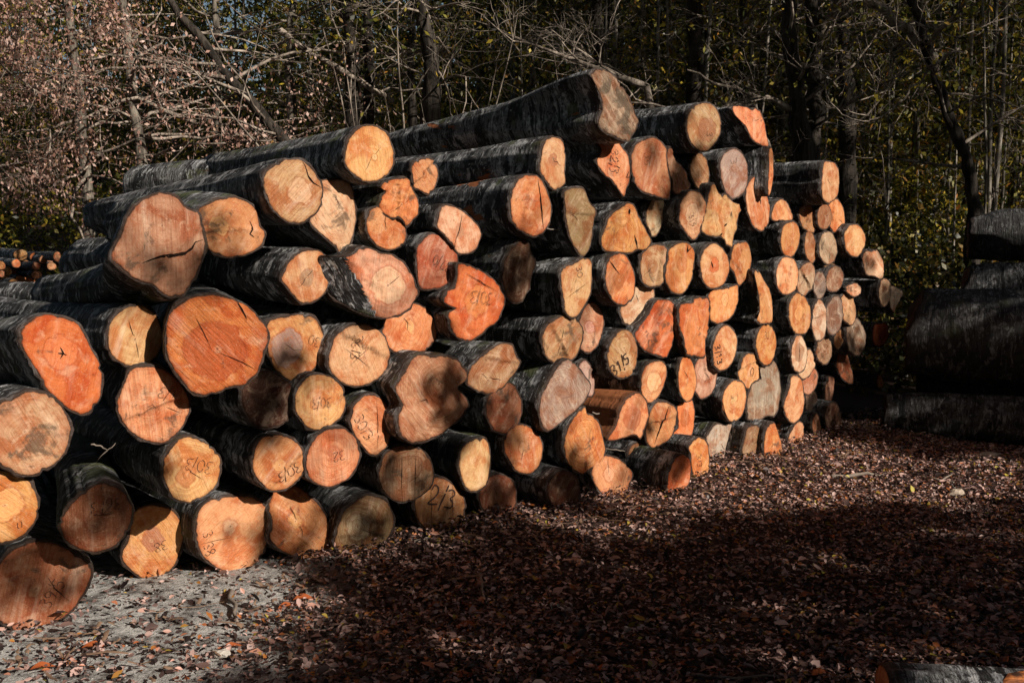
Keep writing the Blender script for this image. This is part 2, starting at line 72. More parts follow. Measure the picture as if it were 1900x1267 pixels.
('L42', [1.41, 6.768, 1.423], 44.8, 'y2', 'peach oval log with dark red eye-like heart', [(0.158, 0.062), (0.112, 0.105), (0.06, 0.138), (0.0, 0.157), (-0.059, 0.153), (-0.109, 0.129), (-0.147, 0.093), (-0.167, 0.046), (-0.166, -0.006), (-0.152, -0.059), (-0.118, -0.11), (-0.062, -0.143), (-0.0, -0.152), (0.057, -0.148), (0.11, -0.131), (0.151, -0.096), (0.177, -0.049), (0.183, 0.007)], (-0.007, 0.008), {'heart': 0.3, 'hcol': 'r'}),
('L43', [1.676, 7.122, 1.447], 43.1, 'o2', 'rusty orange log just right of the one with the eye-like heart', [(-0.129, -0.033), (-0.059, -0.088), (-0.014, -0.16), (0.028, -0.169), (0.103, -0.115), (0.122, -0.06), (0.125, 0.036), (0.064, 0.135), (0.001, 0.142), (-0.107, 0.119), (-0.138, 0.022)], (-0.0, -0.009), {'nopith': 1}),
('L44', [0.835, 6.412, 1.175], 40.4, 'p', 'cream-white log peeking out under the wedge-cracked orange oval', [(-0.129, -0.109), (-0.051, -0.141), (0.023, -0.131), (0.096, -0.077), (0.149, 0.001), (0.158, 0.073), (0.114, 0.128), (0.039, 0.151), (-0.034, 0.118), (-0.085, 0.059), (-0.141, 0.026), (-0.166, -0.03)], (-0.001, 0.021), {'nopith': 1}),
('L45', [0.973, 6.447, 1.01], 41.4, 'r', 'torn red-orange log with blackened lower right side', [(-0.186, -0.096), (-0.132, -0.135), (-0.011, -0.173), (0.095, -0.195), (0.15, -0.111), (0.187, 0.001), (0.179, 0.104), (0.143, 0.178), (0.058, 0.196), (-0.03, 0.185), (-0.083, 0.122), (-0.147, 0.068), (-0.24, -0.015)], (-0.004, 0.015), {'stain': 0.7, 'rough': 1, 'nopith': 1}),
('L46', [1.256, 6.646, 1.014], 43.9, 'ro3', 'squarish bright orange log with splintered top', [(-0.174, 0.0), (-0.148, -0.041), (-0.14, -0.108), (-0.083, -0.186), (0.03, -0.209), (0.114, -0.216), (0.124, -0.126), (0.16, -0.053), (0.168, 0.087), (0.158, 0.189), (0.006, 0.183), (-0.006, 0.161), (-0.166, 0.153), (-0.183, 0.103)], (0.028, -0.011), {'jag': 1, 'nopith': 1, 'rough': 1}),
('L47', [1.52, 6.967, 1.151], 43.9, 'o', 'orange log tucked beneath the one with the eye-like heart', [(-0.156, -0.026), (-0.16, -0.087), (-0.092, -0.137), (0.029, -0.128), (0.111, -0.093), (0.177, -0.009), (0.188, 0.085), (0.172, 0.129), (0.075, 0.116), (-0.047, 0.104), (-0.153, 0.095), (-0.178, 0.035)], (0.017, 0.028), {'heart': 0.3}),
('L48', [0.303, 5.772, 1.005], 41.8, 't3', 'tan oval log with shiny strip of bark over its dark body', [(0.159, 0.02), (0.147, 0.069), (0.11, 0.108), (0.062, 0.134), (0.006, 0.143), (-0.048, 0.132), (-0.095, 0.108), (-0.135, 0.074), (-0.156, 0.029), (-0.152, -0.019), (-0.135, -0.063), (-0.106, -0.103), (-0.061, -0.133), (-0.006, -0.145), (0.051, -0.14), (0.101, -0.115), (0.132, -0.073), (0.15, -0.028)], (-0.004, -0.026), {}),
('L49', [0.494, 6.069, 1.052], 43.5, 's3', 'pinkish oval log half hidden behind the tan one with shiny bark', [(0.122, 0.037), (0.108, 0.085), (0.083, 0.122), (0.051, 0.15), (0.01, 0.159), (-0.031, 0.143), (-0.068, 0.111), (-0.095, 0.067), (-0.108, 0.016), (-0.112, -0.034), (-0.108, -0.085), (-0.088, -0.129), (-0.051, -0.151), (-0.01, -0.154), (0.031, -0.141), (0.068, -0.11), (0.096, -0.068), (0.117, -0.018)], (-0.01, 0.004), {'heart': 0.3}),
('L50', [0.709, 6.163, 0.871], 40.1, 't3', 'ringed oval log with bold black 31/5 strokes', [(0.136, 0.036), (0.118, 0.087), (0.085, 0.126), (0.045, 0.152), (-0.002, 0.159), (-0.047, 0.141), (-0.084, 0.11), (-0.117, 0.071), (-0.137, 0.02), (-0.136, -0.036), (-0.117, -0.087), (-0.085, -0.125), (-0.043, -0.145), (0.002, -0.15), (0.049, -0.146), (0.093, -0.121), (0.123, -0.074), (0.136, -0.02)], (0.004, 0.045), {'rings': 1}),
('L51', [1.528, 6.925, 0.834], 44.1, 'y2', 'pale oval log with 3/13 written down its left side', [(0.159, 0.035), (0.141, 0.088), (0.103, 0.126), (0.059, 0.153), (0.008, 0.165), (-0.046, 0.15), (-0.09, 0.116), (-0.124, 0.073), (-0.145, 0.022), (-0.148, -0.032), (-0.138, -0.086), (-0.109, -0.133), (-0.061, -0.157), (-0.007, -0.156), (0.044, -0.144), (0.092, -0.119), (0.129, -0.076), (0.153, -0.023)], (0.009, 0.018), {'nopith': 1}),
('L52', [-0.101, 5.433, 0.867], 41.7, 't3', 'six-sided tan log with clear rings low on its face', [(-0.161, -0.081), (-0.107, -0.111), (-0.028, -0.137), (0.065, -0.112), (0.122, -0.065), (0.189, 0.011), (0.147, 0.076), (0.122, 0.131), (0.041, 0.146), (-0.015, 0.122), (-0.114, 0.062), (-0.172, -0.002), (-0.184, -0.061)], (-0.036, -0.05), {'rings': 1, 'nopith': 1}),
('L53', [-0.417, 4.96, 0.783], 43.2, 'sb', 'large gnarled log with swirling grain and several lobes', [(-0.214, -0.054), (-0.222, -0.1), (-0.199, -0.174), (-0.135, -0.213), (-0.056, -0.224), (0.048, -0.207), (0.121, -0.174), (0.184, -0.141), (0.237, -0.107), (0.267, -0.052), (0.226, -0.007), (0.192, 0.028), (0.249, 0.058), (0.257, 0.106), (0.193, 0.169), (0.102, 0.205), (0.03, 0.205), (-0.068, 0.229), (-0.147, 0.18), (-0.189, 0.121), (-0.226, 0.064), (-0.181, -0.028)], (0.054, 0.056), {'rings': 1, 'rough': 1, 'body': 0.8, 'nopith': 1}),
('L54', [-0.043, 5.504, 0.633], 44.3, 'rb', 'half dark red-brown log under the six-sided one', [(0.141, 0.023), (0.122, 0.071), (0.091, 0.114), (0.045, 0.143), (-0.008, 0.145), (-0.056, 0.131), (-0.097, 0.107), (-0.128, 0.071), (-0.141, 0.025), (-0.14, -0.023), (-0.122, -0.071), (-0.086, -0.107), (-0.042, -0.132), (0.008, -0.148), (0.061, -0.143), (0.102, -0.113), (0.129, -0.072), (0.143, -0.026)], (0.011, 0.027), {'nopith': 1, 'stain': 0.6}),
('L55', [0.069, 5.601, 0.377], 44.2, 'o2', 'orange-brown log above the darkest ground log', [(0.145, 0.039), (0.109, 0.085), (0.061, 0.118), (0.009, 0.14), (-0.044, 0.146), (-0.092, 0.132), (-0.132, 0.105), (-0.156, 0.064), (-0.152, 0.013), (-0.13, -0.035), (-0.102, -0.08), (-0.062, -0.119), (-0.01, -0.144), (0.046, -0.151), (0.098, -0.14), (0.134, -0.107), (0.151, -0.062), (0.157, -0.013)], (0.0, 0.01), {}),
('L56', [-0.186, 5.293, 0.359], 36, 'y2', 'peach log with red groove and grey slanted right side, mossy bark', [(-0.127, 0.005), (-0.117, -0.057), (-0.082, -0.122), (-0.021, -0.153), (0.063, -0.119), (0.114, -0.065), (0.14, 0.012), (0.126, 0.082), (0.082, 0.124), (0.031, 0.121), (-0.02, 0.139), (-0.091, 0.108), (-0.123, 0.061)], (-0.027, 0.034), {'facet': (10, 0.02, 0.7), 'nopith': 1, 'moss': 0.6}),
('L57', [-0.078, 5.477, 0.122], 40.9, 'rb', 'shaded reddish brown log with a pale round pith on the litter', [(0.13, 0.025), (0.109, 0.072), (0.07, 0.108), (0.023, 0.127), (-0.023, 0.132), (-0.064, 0.12), (-0.097, 0.098), (-0.125, 0.066), (-0.137, 0.023), (-0.126, -0.024), (-0.101, -0.067), (-0.067, -0.104), (-0.024, -0.128), (0.023, -0.135), (0.067, -0.128), (0.104, -0.104), (0.124, -0.066), (0.131, -0.022)], (-0.016, -0.004), {'heart': 0.4}),
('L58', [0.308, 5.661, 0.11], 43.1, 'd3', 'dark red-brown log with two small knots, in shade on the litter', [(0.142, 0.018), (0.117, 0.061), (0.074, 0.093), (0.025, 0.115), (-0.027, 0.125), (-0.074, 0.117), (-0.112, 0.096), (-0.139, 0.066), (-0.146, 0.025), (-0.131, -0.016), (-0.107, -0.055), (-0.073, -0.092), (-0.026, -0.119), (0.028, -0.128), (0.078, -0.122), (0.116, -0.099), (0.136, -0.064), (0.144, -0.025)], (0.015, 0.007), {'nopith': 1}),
('L59', [0.307, 5.745, 0.676], 43.6, 'g', 'leaf-shaped grey log with a fresh orange chip near its top', [(-0.184, -0.148), (-0.138, -0.202), (-0.061, -0.183), (0.047, -0.138), (0.157, -0.088), (0.24, -0.01), (0.254, 0.025), (0.18, 0.109), (0.073, 0.197), (-0.007, 0.2), (-0.086, 0.142), (-0.176, 0.033), (-0.207, -0.047)], (-0.036, -0.026), {'nopith': 1, 'rings': 1}),
('L60', [0.472, 6.111, 0.725], 43.2, 'g2', 'pinkish grey log hidden behind the leaf-shaped grey one', [(0.054, 0.047), (0.028, 0.083), (-0.003, 0.109), (-0.032, 0.117), (-0.054, 0.108), (-0.072, 0.093), (-0.084, 0.07), (-0.085, 0.034), (-0.074, -0.007), (-0.054, -0.047), (-0.027, -0.082), (0.003, -0.104), (0.032, -0.117), (0.06, -0.118), (0.077, -0.1), (0.083, -0.069), (0.083, -0.033), (0.074, 0.007)], (-0.017, -0.001), {'nopith': 1}),
('L61', [0.774, 6.204, 0.454], 41.1, 's4', 'orange log with barkless brown body and ragged lower edge', [(-0.196, -0.075), (-0.216, -0.114), (-0.09, -0.12), (0.034, -0.112), (0.093, -0.144), (0.144, -0.057), (0.175, 0.022), (0.152, 0.092), (0.087, 0.152), (0.014, 0.153), (-0.068, 0.115), (-0.128, 0.049), (-0.152, -0.032)], (0.001, 0.002), {'peel': 0.95, 'length': 2.0}),
('L62', [1.005, 6.446, 0.371], 40.3, 'o2', 'orange log with a dark band running down past its round knot', [(-0.121, -0.125), (-0.083, -0.152), (0.003, -0.142), (0.096, -0.109), (0.145, -0.037), (0.16, 0.051), (0.119, 0.114), (0.024, 0.15), (-0.052, 0.151), (-0.105, 0.094), (-0.14, -0.003), (-0.138, -0.09)], (0.016, 0.03), {}),
('L63', [1.214, 6.729, 0.336], 40.7, 'ro3', 'bright orange log behind the dark-banded one', [(-0.142, -0.059), (-0.153, -0.092), (-0.1, -0.137), (-0.0, -0.142), (0.082, -0.102), (0.121, -0.018), (0.118, 0.095), (0.075, 0.153), (-0.037, 0.138), (-0.089, 0.117), (-0.079, -0.029)], (0.007, 0.026), {}),
('L64', [0.944, 6.42, 0.668], 41.6, 'y2', 'tan oval log with green-grey bark right of the 31/5 log', [(-0.109, -0.068), (-0.081, -0.114), (-0.021, -0.15), (0.062, -0.111), (0.111, -0.031), (0.126, 0.055), (0.096, 0.116), (0.029, 0.132), (-0.064, 0.114), (-0.107, 0.057), (-0.116, -0.025)], (0.004, -0.007), {'moss': 0.4}),
('L65', [1.207, 6.631, 0.651], 41.9, 'o', 'slim upright orange log with a red streak, under the splintered square one', [(0.09, 0.05), (0.065, 0.098), (0.034, 0.134), (-0.0, 0.153), (-0.035, 0.159), (-0.068, 0.147), (-0.09, 0.11), (-0.099, 0.06), (-0.1, 0.006), (-0.09, -0.051), (-0.066, -0.101), (-0.035, -0.136), (0.0, -0.158), (0.035, -0.158), (0.064, -0.14), (0.09, -0.11), (0.108, -0.065), (0.107, -0.006)], (0.006, 0.005), {'nopith': 1}),
('L66', [1.375, 6.858, 0.64], 41.4, 's3', 'pink-orange oval log right of the slim upright one', [(0.121, 0.039), (0.107, 0.093), (0.079, 0.136), (0.039, 0.158), (-0.004, 0.161), (-0.045, 0.149), (-0.081, 0.116), (-0.108, 0.071), (-0.127, 0.018), (-0.128, -0.041), (-0.107, -0.092), (-0.074, -0.127), (-0.038, -0.153), (0.004, -0.162), (0.046, -0.151), (0.086, -0.123), (0.117, -0.077), (0.127, -0.018)], (-0.001, 0.031), {}),
('L67', [0.443, 5.858, 0.361], 42.1, 'yo', 'golden pointed oval log with swirling rings and a twig across it', [(-0.154, -0.092), (-0.117, -0.137), (-0.036, -0.186), (0.054, -0.163), (0.132, -0.141), (0.181, -0.07), (0.165, 0.015), (0.144, 0.082), (0.094, 0.152), (0.036, 0.176), (0.021, 0.214), (-0.04, 0.191), (-0.119, 0.121), (-0.16, 0.041), (-0.164, -0.034)], (0.004, 0.039), {'rings': 1, 'nopith': 1}),
('L68', [0.628, 6.001, 0.119], 40.6, 's4', 'salmon log on the litter with a point to the right and pale middle', [(-0.159, -0.011), (-0.115, -0.066), (-0.057, -0.117), (0.036, -0.136), (0.131, -0.131), (0.156, -0.078), (0.195, -0.018), (0.154, 0.038), (0.083, 0.09), (-0.002, 0.126), (-0.085, 0.145), (-0.151, 0.1), (-0.174, 0.049)], (-0.025, 0.016), {'heart': 0.3}),
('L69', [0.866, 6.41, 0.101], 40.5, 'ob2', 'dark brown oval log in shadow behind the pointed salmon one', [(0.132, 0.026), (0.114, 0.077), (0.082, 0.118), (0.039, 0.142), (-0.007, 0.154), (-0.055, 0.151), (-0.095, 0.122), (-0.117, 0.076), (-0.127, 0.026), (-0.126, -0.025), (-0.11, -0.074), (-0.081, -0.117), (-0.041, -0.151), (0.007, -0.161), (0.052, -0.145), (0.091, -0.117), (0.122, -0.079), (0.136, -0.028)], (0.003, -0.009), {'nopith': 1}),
('L70', [1.084, 6.165, 0.092], 42.9, 'ro4', 'reddish orange log on the litter with slate-coloured bark', [(-0.114, -0.101), (-0.025, -0.11), (0.089, -0.09), (0.122, -0.027), (0.132, 0.04), (0.101, 0.095), (0.02, 0.124), (-0.058, 0.101), (-0.107, 0.035), (-0.132, -0.045)], (0.006, 0.006), {'heart': 0.5, 'hcol': 'r'}),
('L71', [1.279, 6.507, 0.127], 44.8, 'o', 'orange log with faint 3/3 marks on the litter, left of a cream one', [(-0.104, 0.035), (-0.095, -0.037), (-0.068, -0.119), (0.035, -0.144), (0.106, -0.114), (0.115, -0.01), (0.092, 0.084), (0.013, 0.136), (-0.063, 0.132), (-0.131, 0.09)], (0.016, -0.004), {'nopith': 1}),
('L72', [1.525, 6.986, 0.134], 44.1, 'pg', 'cream-grey log with notched top on the bottom row', [(-0.143, -0.054), (-0.114, -0.122), (-0.003, -0.147), (0.115, -0.121), (0.176, -0.041), (0.172, 0.053), (0.105, 0.135), (0.057, 0.117), (-0.062, 0.148), (-0.141, 0.087), (-0.186, 0.031)], (0.009, -0.008), {'nopith': 1}),
('L73', [1.772, 7.027, 0.118], 40.7, 'b', 'dull brown stained log right of the cream-grey one on the bottom row', [(-0.103, -0.085), (-0.003, -0.136), (0.083, -0.112), (0.127, -0.016), (0.109, 0.079), (0.02, 0.135), (-0.079, 0.123), (-0.096, 0.053), (-0.132, -0.03)], (0.005, 0.003), {'nopith': 1}),
('L74', [1.935, 7.101, 0.106], 44.8, 'o', 'orange slim log on the bottom row with a reddish cleft', [(-0.065, -0.115), (0.027, -0.125), (0.127, -0.091), (0.123, -0.021), (0.055, 0.095), (0.013, 0.15), (-0.063, 0.139), (-0.104, 0.052), (-0.097, -0.09)], (0.023, 0.005), {'nopith': 1}),
('L75', [2.174, 7.67, 0.074], 41.8, 't', 'tan wedge of a log behind the slim one with the reddish cleft', [(-0.054, -0.036), (-0.02, -0.115), (0.033, -0.1), (0.091, -0.007), (0.08, 0.065), (-0.06, 0.087), (-0.104, 0.062)], (0.014, -0.018), {'nopith': 1}),
('L76', [2.264, 7.611, 0.066], 40.5, 't', 'last sunlit log on the bottom row, tan and small', [(-0.041, -0.083), (0.072, -0.085), (0.099, -0.01), (0.071, 0.09), (-0.013, 0.1), (-0.084, 0.035), (-0.118, -0.039)], (0.003, 0.004), {'nopith': 1}),
('L77', [1.623, 7.0, 0.443], 42.2, 'y', 'bright peach oval log with a cracked left rim', [(0.15, 0.026), (0.137, 0.078), (0.101, 0.117), (0.054, 0.138), (0.005, 0.147), (-0.046, 0.143), (-0.093, 0.119), (-0.13, 0.079), (-0.151, 0.029), (-0.147, -0.025), (-0.124, -0.071), (-0.095, -0.11), (-0.055, -0.143), (-0.005, -0.155), (0.047, -0.146), (0.095, -0.121), (0.131, -0.079), (0.147, -0.028)], (-0.007, 0.005), {}),
('L78', [1.919, 7.283, 0.443], 41.1, 'g', 'ragged grey-tan sawn slab log with a torn upper right horn', [(-0.211, -0.153), (-0.121, -0.188), (0.018, -0.167), (0.125, -0.171), (0.179, -0.102), (0.208, 0.063), (0.182, 0.154), (0.127, 0.241), (0.036, 0.215), (-0.068, 0.203), (0.025, 0.146), (-0.044, 0.119), (-0.153, 0.097), (-0.223, -0.018), (-0.227, -0.099)], (-0.017, 0.039), {'jag': 1, 'nopith': 1, 'saw': 1}),
('L79', [1.769, 7.164, 0.636], 41.3, 'o', 'round-faced orange log above the ragged grey-tan one', [(0.123, 0.035), (0.1, 0.079), (0.063, 0.113), (0.018, 0.13), (-0.028, 0.133), (-0.07, 0.119), (-0.1, 0.09), (-0.121, 0.054), (-0.135, 0.011), (-0.129, -0.037), (-0.1, -0.079), (-0.061, -0.109), (-0.017, -0.127), (0.027, -0.13), (0.07, -0.119), (0.108, -0.097), (0.133, -0.059), (0.135, -0.011)], (0.007, -0.005), {'heart': 0.3}),
('L80', [1.919, 7.284, 0.825], 44.9, 'o', 'orange oval log with faint 30 written at its top', [(0.154, 0.04), (0.124, 0.088), (0.083, 0.124), (0.035, 0.148), (-0.019, 0.153), (-0.071, 0.141), (-0.118, 0.115), (-0.148, 0.069), (-0.152, 0.015), (-0.14, -0.036), (-0.119, -0.084), (-0.083, -0.124), (-0.035, -0.15), (0.02, -0.16), (0.074, -0.148), (0.115, -0.112), (0.142, -0.067), (0.159, -0.016)], (-0.001, -0.013), {'nopith': 1}),
('L134', [1.877, 7.214, 1.16], 42.4, 'yo', 'splintered curved golden log with mossy bark on its left', [(-0.073, 0.053), (-0.053, -0.075), (-0.092, -0.149), (0.015, -0.175), (0.108, -0.164), (0.114, -0.135), (0.108, -0.009), (0.068, 0.077), (-0.007, 0.155), (-0.073, 0.22), (-0.128, 0.205)], (-0.02, 0.007), {'jag': 1, 'nopith': 1, 'moss': 0.7}),
('L81', [2.23, 7.569, 0.355], 42.2, 'y2', 'tall peach log standing above the tan wedge', [(-0.15, -0.067), (-0.093, -0.137), (0.002, -0.183), (0.103, -0.152), (0.154, -0.058), (0.141, 0.031), (0.087, 0.157), (-0.056, 0.204), (-0.09, 0.118), (-0.16, -0.011)], (-0.014, 0.018), {'nopith': 1}),
('L82', [2.251, 7.557, 0.722], 44.7, 'p', 'whitish oval log with brown heart and a vertical crack', [(0.122, 0.039), (0.095, 0.083), (0.06, 0.119), (0.016, 0.147), (-0.033, 0.152), (-0.075, 0.131), (-0.105, 0.098), (-0.126, 0.058), (-0.131, 0.01), (-0.121, -0.039), (-0.098, -0.086), (-0.061, -0.122), (-0.015, -0.139), (0.031, -0.144), (0.077, -0.136), (0.114, -0.106), (0.131, -0.06), (0.134, -0.01)], (-0.0, 0.008), {'heart': 0.5, 'hcol': 'b'}),
('L83', [2.382, 7.8, 0.612], 44.9, 'p2', 'pale log directly behind the whitish vertically cracked one', [(0.133, 0.013), (0.125, 0.049), (0.108, 0.082), (0.077, 0.106), (0.034, 0.116), (-0.013, 0.111), (-0.058, 0.092), (-0.092, 0.06), (-0.112, 0.024), (-0.127, -0.012), (-0.129, -0.051), (-0.11, -0.083), (-0.076, -0.105), (-0.034, -0.115), (0.013, -0.108), (0.056, -0.089), (0.095, -0.062), (0.125, -0.027)], (-0.01, 0.005), {'nopith': 1}),
('L84', [2.47, 7.972, 0.452], 40.6, 's3', 'pinkish log lower right of the two whitish ones', [(0.111, 0.02), (0.103, 0.058), (0.079, 0.086), (0.047, 0.104), (0.01, 0.108), (-0.025, 0.098), (-0.058, 0.081), (-0.088, 0.056), (-0.105, 0.02), (-0.106, -0.019), (-0.096, -0.054), (-0.077, -0.085), (-0.047, -0.104), (-0.011, -0.11), (0.027, -0.104), (0.06, -0.084), (0.084, -0.053), (0.101, -0.019)], (0.011, -0.009), {'nopith': 1}),
('L93', [2.53, 8.118, 0.257], 42.3, 'g2', 'dull grey-pink log behind the tall peach one', [(0.082, 0.031), (0.063, 0.065), (0.038, 0.092), (0.009, 0.108), (-0.021, 0.11), (-0.048, 0.1), (-0.07, 0.079), (-0.082, 0.046), (-0.082, 0.009), (-0.077, -0.029), (-0.064, -0.066), (-0.039, -0.095), (-0.009, -0.11), (0.021, -0.112), (0.047, -0.099), (0.066, -0.075), (0.082, -0.046), (0.089, -0.01)], (-0.005, 0.009), {'nopith': 1}),
('L94', [2.525, 7.94, 0.082], 44.6, 'ob', 'small orange-brown log half in shade at the foot of the far end', [(0.083, 0.023), (0.065, 0.054), (0.041, 0.083), (0.01, 0.101), (-0.022, 0.102), (-0.05, 0.091), (-0.072, 0.071), (-0.084, 0.043), (-0.088, 0.011), (-0.085, -0.024), (-0.069, -0.058), (-0.041, -0.082), (-0.01, -0.096), (0.022, -0.1), (0.051, -0.093), (0.073, -0.073), (0.089, -0.046), (0.093, -0.012)], (0.015, 0.002), {'nopith': 1}),
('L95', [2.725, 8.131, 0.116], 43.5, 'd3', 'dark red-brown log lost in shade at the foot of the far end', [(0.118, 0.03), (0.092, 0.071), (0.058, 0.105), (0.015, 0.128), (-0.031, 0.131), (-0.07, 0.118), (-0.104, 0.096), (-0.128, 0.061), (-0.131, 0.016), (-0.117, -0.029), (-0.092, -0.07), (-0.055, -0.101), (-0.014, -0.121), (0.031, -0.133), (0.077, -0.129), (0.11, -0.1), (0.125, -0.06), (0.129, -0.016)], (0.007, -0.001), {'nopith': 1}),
('L96', [2.733, 8.274, 0.325], 44.6, 'b', 'thin brown board-like log standing in the shaded far end', [(0.008, -0.127), (0.068, -0.006), (0.071, 0.097), (0.011, 0.122), (-0.045, 0.099), (-0.069, -0.118)], (-0.004, -0.004), {'nopith': 1}),
('L97', [2.946, 8.529, 0.511], 44.3, 'ob2', 'dim brown wedge-shaped log with a lit right edge at the far end', [(-0.046, -0.098), (0.1, -0.169), (0.159, -0.141), (0.097, 0.01), (0.028, 0.136), (-0.044, 0.17), (-0.101, 0.146), (-0.14, -0.003)], (-0.016, -0.011), {'nopith': 1}),
('L98', [3.401, 8.885, 0.321], 42.2, 'o2', 'tiny orange sliver of log alone in the dark at the far end', [(0.054, 0.015), (0.043, 0.034), (0.027, 0.049), (0.006, 0.06), (-0.016, 0.064), (-0.036, 0.058), (-0.049, 0.042), (-0.057, 0.025), (-0.06, 0.006), (-0.056, -0.015), (-0.044, -0.034), (-0.027, -0.05), (-0.006, -0.06), (0.015, -0.06), (0.035, -0.055), (0.052, -0.045), (0.061, -0.027), (0.061, -0.006)], (-0.005, 0.007), {'nopith': 1}),
('L85', [2.245, 7.551, 1.035], 42.5, 'o', 'bright orange oval log left of a tall narrow cream one', [(0.131, 0.053), (0.094, 0.097), (0.051, 0.133), (0.002, 0.161), (-0.052, 0.165), (-0.097, 0.143), (-0.129, 0.105), (-0.145, 0.056), (-0.142, 0.002), (-0.126, -0.05), (-0.098, -0.102), (-0.054, -0.141), (-0.002, -0.157), (0.049, -0.158), (0.098, -0.145), (0.134, -0.109), (0.151, -0.059), (0.152, -0.003)], (-0.001, 0.013), {'heart': 0.4}),
('L86', [2.474, 7.78, 0.968], 40.3, 'p', 'tall narrow cream log with a small orange star heart', [(0.1, 0.056), (0.074, 0.105), (0.043, 0.14), (0.009, 0.165), (-0.028, 0.17), (-0.06, 0.148), (-0.084, 0.11), (-0.101, 0.062), (-0.105, 0.005), (-0.096, -0.053), (-0.077, -0.108), (-0.046, -0.149), (-0.009, -0.163), (0.026, -0.159), (0.059, -0.146), (0.088, -0.115), (0.105, -0.065), (0.11, -0.005)], (-0.0, 0.0), {'heart': 0.3}),
('L87', [2.676, 8.038, 0.993], 40.1, 'gb', 'smooth grey-brown log right of the tall narrow cream one', [(0.144, 0.033), (0.147, 0.088), (0.126, 0.13), (0.091, 0.153), (0.047, 0.161), (-0.002, 0.149), (-0.05, 0.118), (-0.096, 0.078), (-0.133, 0.025), (-0.147, -0.033), (-0.139, -0.083), (-0.119, -0.123), (-0.088, -0.15), (-0.046, -0.159), (0.002, -0.153), (0.054, -0.128), (0.098, -0.08), (0.126, -0.024)], (0.013, 0.028), {'nopith': 1}),
('L88', [2.875, 8.282, 1.032], 41.1, 't', 'tan log with curved pale rim at the far end of the stack', [(0.101, 0.047), (0.073, 0.09), (0.034, 0.123), (-0.01, 0.136), (-0.051, 0.133), (-0.088, 0.12), (-0.115, 0.09), (-0.126, 0.047), (-0.123, -0.001), (-0.104, -0.048), (-0.07, -0.086), (-0.032, -0.114), (0.01, -0.137), (0.055, -0.143), (0.092, -0.125), (0.117, -0.091), (0.128, -0.048), (0.121, 0.001)], (0.008, 0.023), {'nopith': 1}),
('L89', [2.983, 8.38, 0.782], 40.7, 'gb', 'dim grey log in shade below the curved tan one', [(0.138, 0.046), (0.106, 0.093), (0.067, 0.135), (0.017, 0.162), (-0.037, 0.164), (-0.085, 0.144), (-0.121, 0.109), (-0.139, 0.06), (-0.141, 0.008), (-0.136, -0.045), (-0.113, -0.099), (-0.068, -0.138), (-0.016, -0.157), (0.037, -0.161), (0.085, -0.144), (0.122, -0.109), (0.147, -0.064), (0.155, -0.009)], (0.007, -0.005), {'nopith': 1}),
('L90', [3.387, 8.873, 0.763], 40.8, 'ro4', 'orange log with a split heart glowing alone at the dark far end', [(-0.123, -0.083), (0.023, -0.107), (0.137, -0.049), (0.15, 0.04), (0.087, 0.094), (-0.011, 0.094), (-0.134, 0.08)], (0.006, -0.022), {'nopith': 1}),
('L91', [2.596, 8.026, 0.702], 42.9, 'b', 'fuzzy tan log below the tall narrow cream one', [(0.115, 0.033), (0.089, 0.069), (0.054, 0.095), (0.014, 0.109), (-0.027, 0.114), (-0.069, 0.109), (-0.103, 0.086), (-0.118, 0.049), (-0.12, 0.009), (-0.11, -0.031), (-0.087, -0.067), (-0.054, -0.095), (-0.014, -0.116), (0.029, -0.12), (0.067, -0.105), (0.098, -0.082), (0.122, -0.05), (0.128, -0.009)], (0.011, 0.018), {'nopith': 1, 'rough': 1}),
('L92', [2.79, 8.265, 0.779], 42.4, 'yo2', 'narrow yellowish sliver of a log beside the fuzzy tan one', [(0.079, 0.021), (0.071, 0.049), (0.057, 0.07), (0.037, 0.084), (0.012, 0.087), (-0.014, 0.083), (-0.04, 0.069), (-0.061, 0.042), (-0.071, 0.011), (-0.074, -0.02), (-0.07, -0.048), (-0.057, -0.071), (-0.037, -0.085), (-0.013, -0.091), (0.014, -0.084), (0.038, -0.065), (0.059, -0.041), (0.075, -0.011)], (0.014, -0.004), {'nopith': 1}),
('L116', [2.481, 7.646, 2.063], 50, 't', 'upright tan log with three ridged dark bark folds, top of the far end', [(-0.146, -0.092), (-0.101, -0.14), (-0.004, -0.165), (0.143, -0.101), (0.169, -0.011), (0.162, 0.069), (0.102, 0.136), (-0.029, 0.153), (-0.123, 0.138), (-0.147, 0.051)], (0.013, -0.023), {'nopith': 1}),
('L117', [2.064, 7.478, 1.827], 43.2, 'y2', 'peach half-round log peeking up right of the pear-shaped one', [(0.011, -0.067), (0.143, -0.065), (0.156, -0.019), (0.089, 0.058), (0.003, 0.092), (-0.086, 0.069), (-0.136, 0.011), (-0.132, -0.066)], (0.0, 0.018), {'nopith': 1}),
('L118', [2.353, 7.773, 1.785], 41.3, 'ob', 'brown oval log under the three ridged bark folds', [(0.095, 0.052), (0.062, 0.085), (0.021, 0.109), (-0.022, 0.115), (-0.059, 0.104), (-0.089, 0.086), (-0.113, 0.061), (-0.122, 0.026), (-0.112, -0.013), (-0.092, -0.051), (-0.061, -0.083), (-0.02, -0.104), (0.022, -0.114), (0.064, -0.113), (0.096, -0.092), (0.111, -0.06), (0.117, -0.025), (0.114, 0.013)], (0.011, 0.001), {'nopith': 1}),
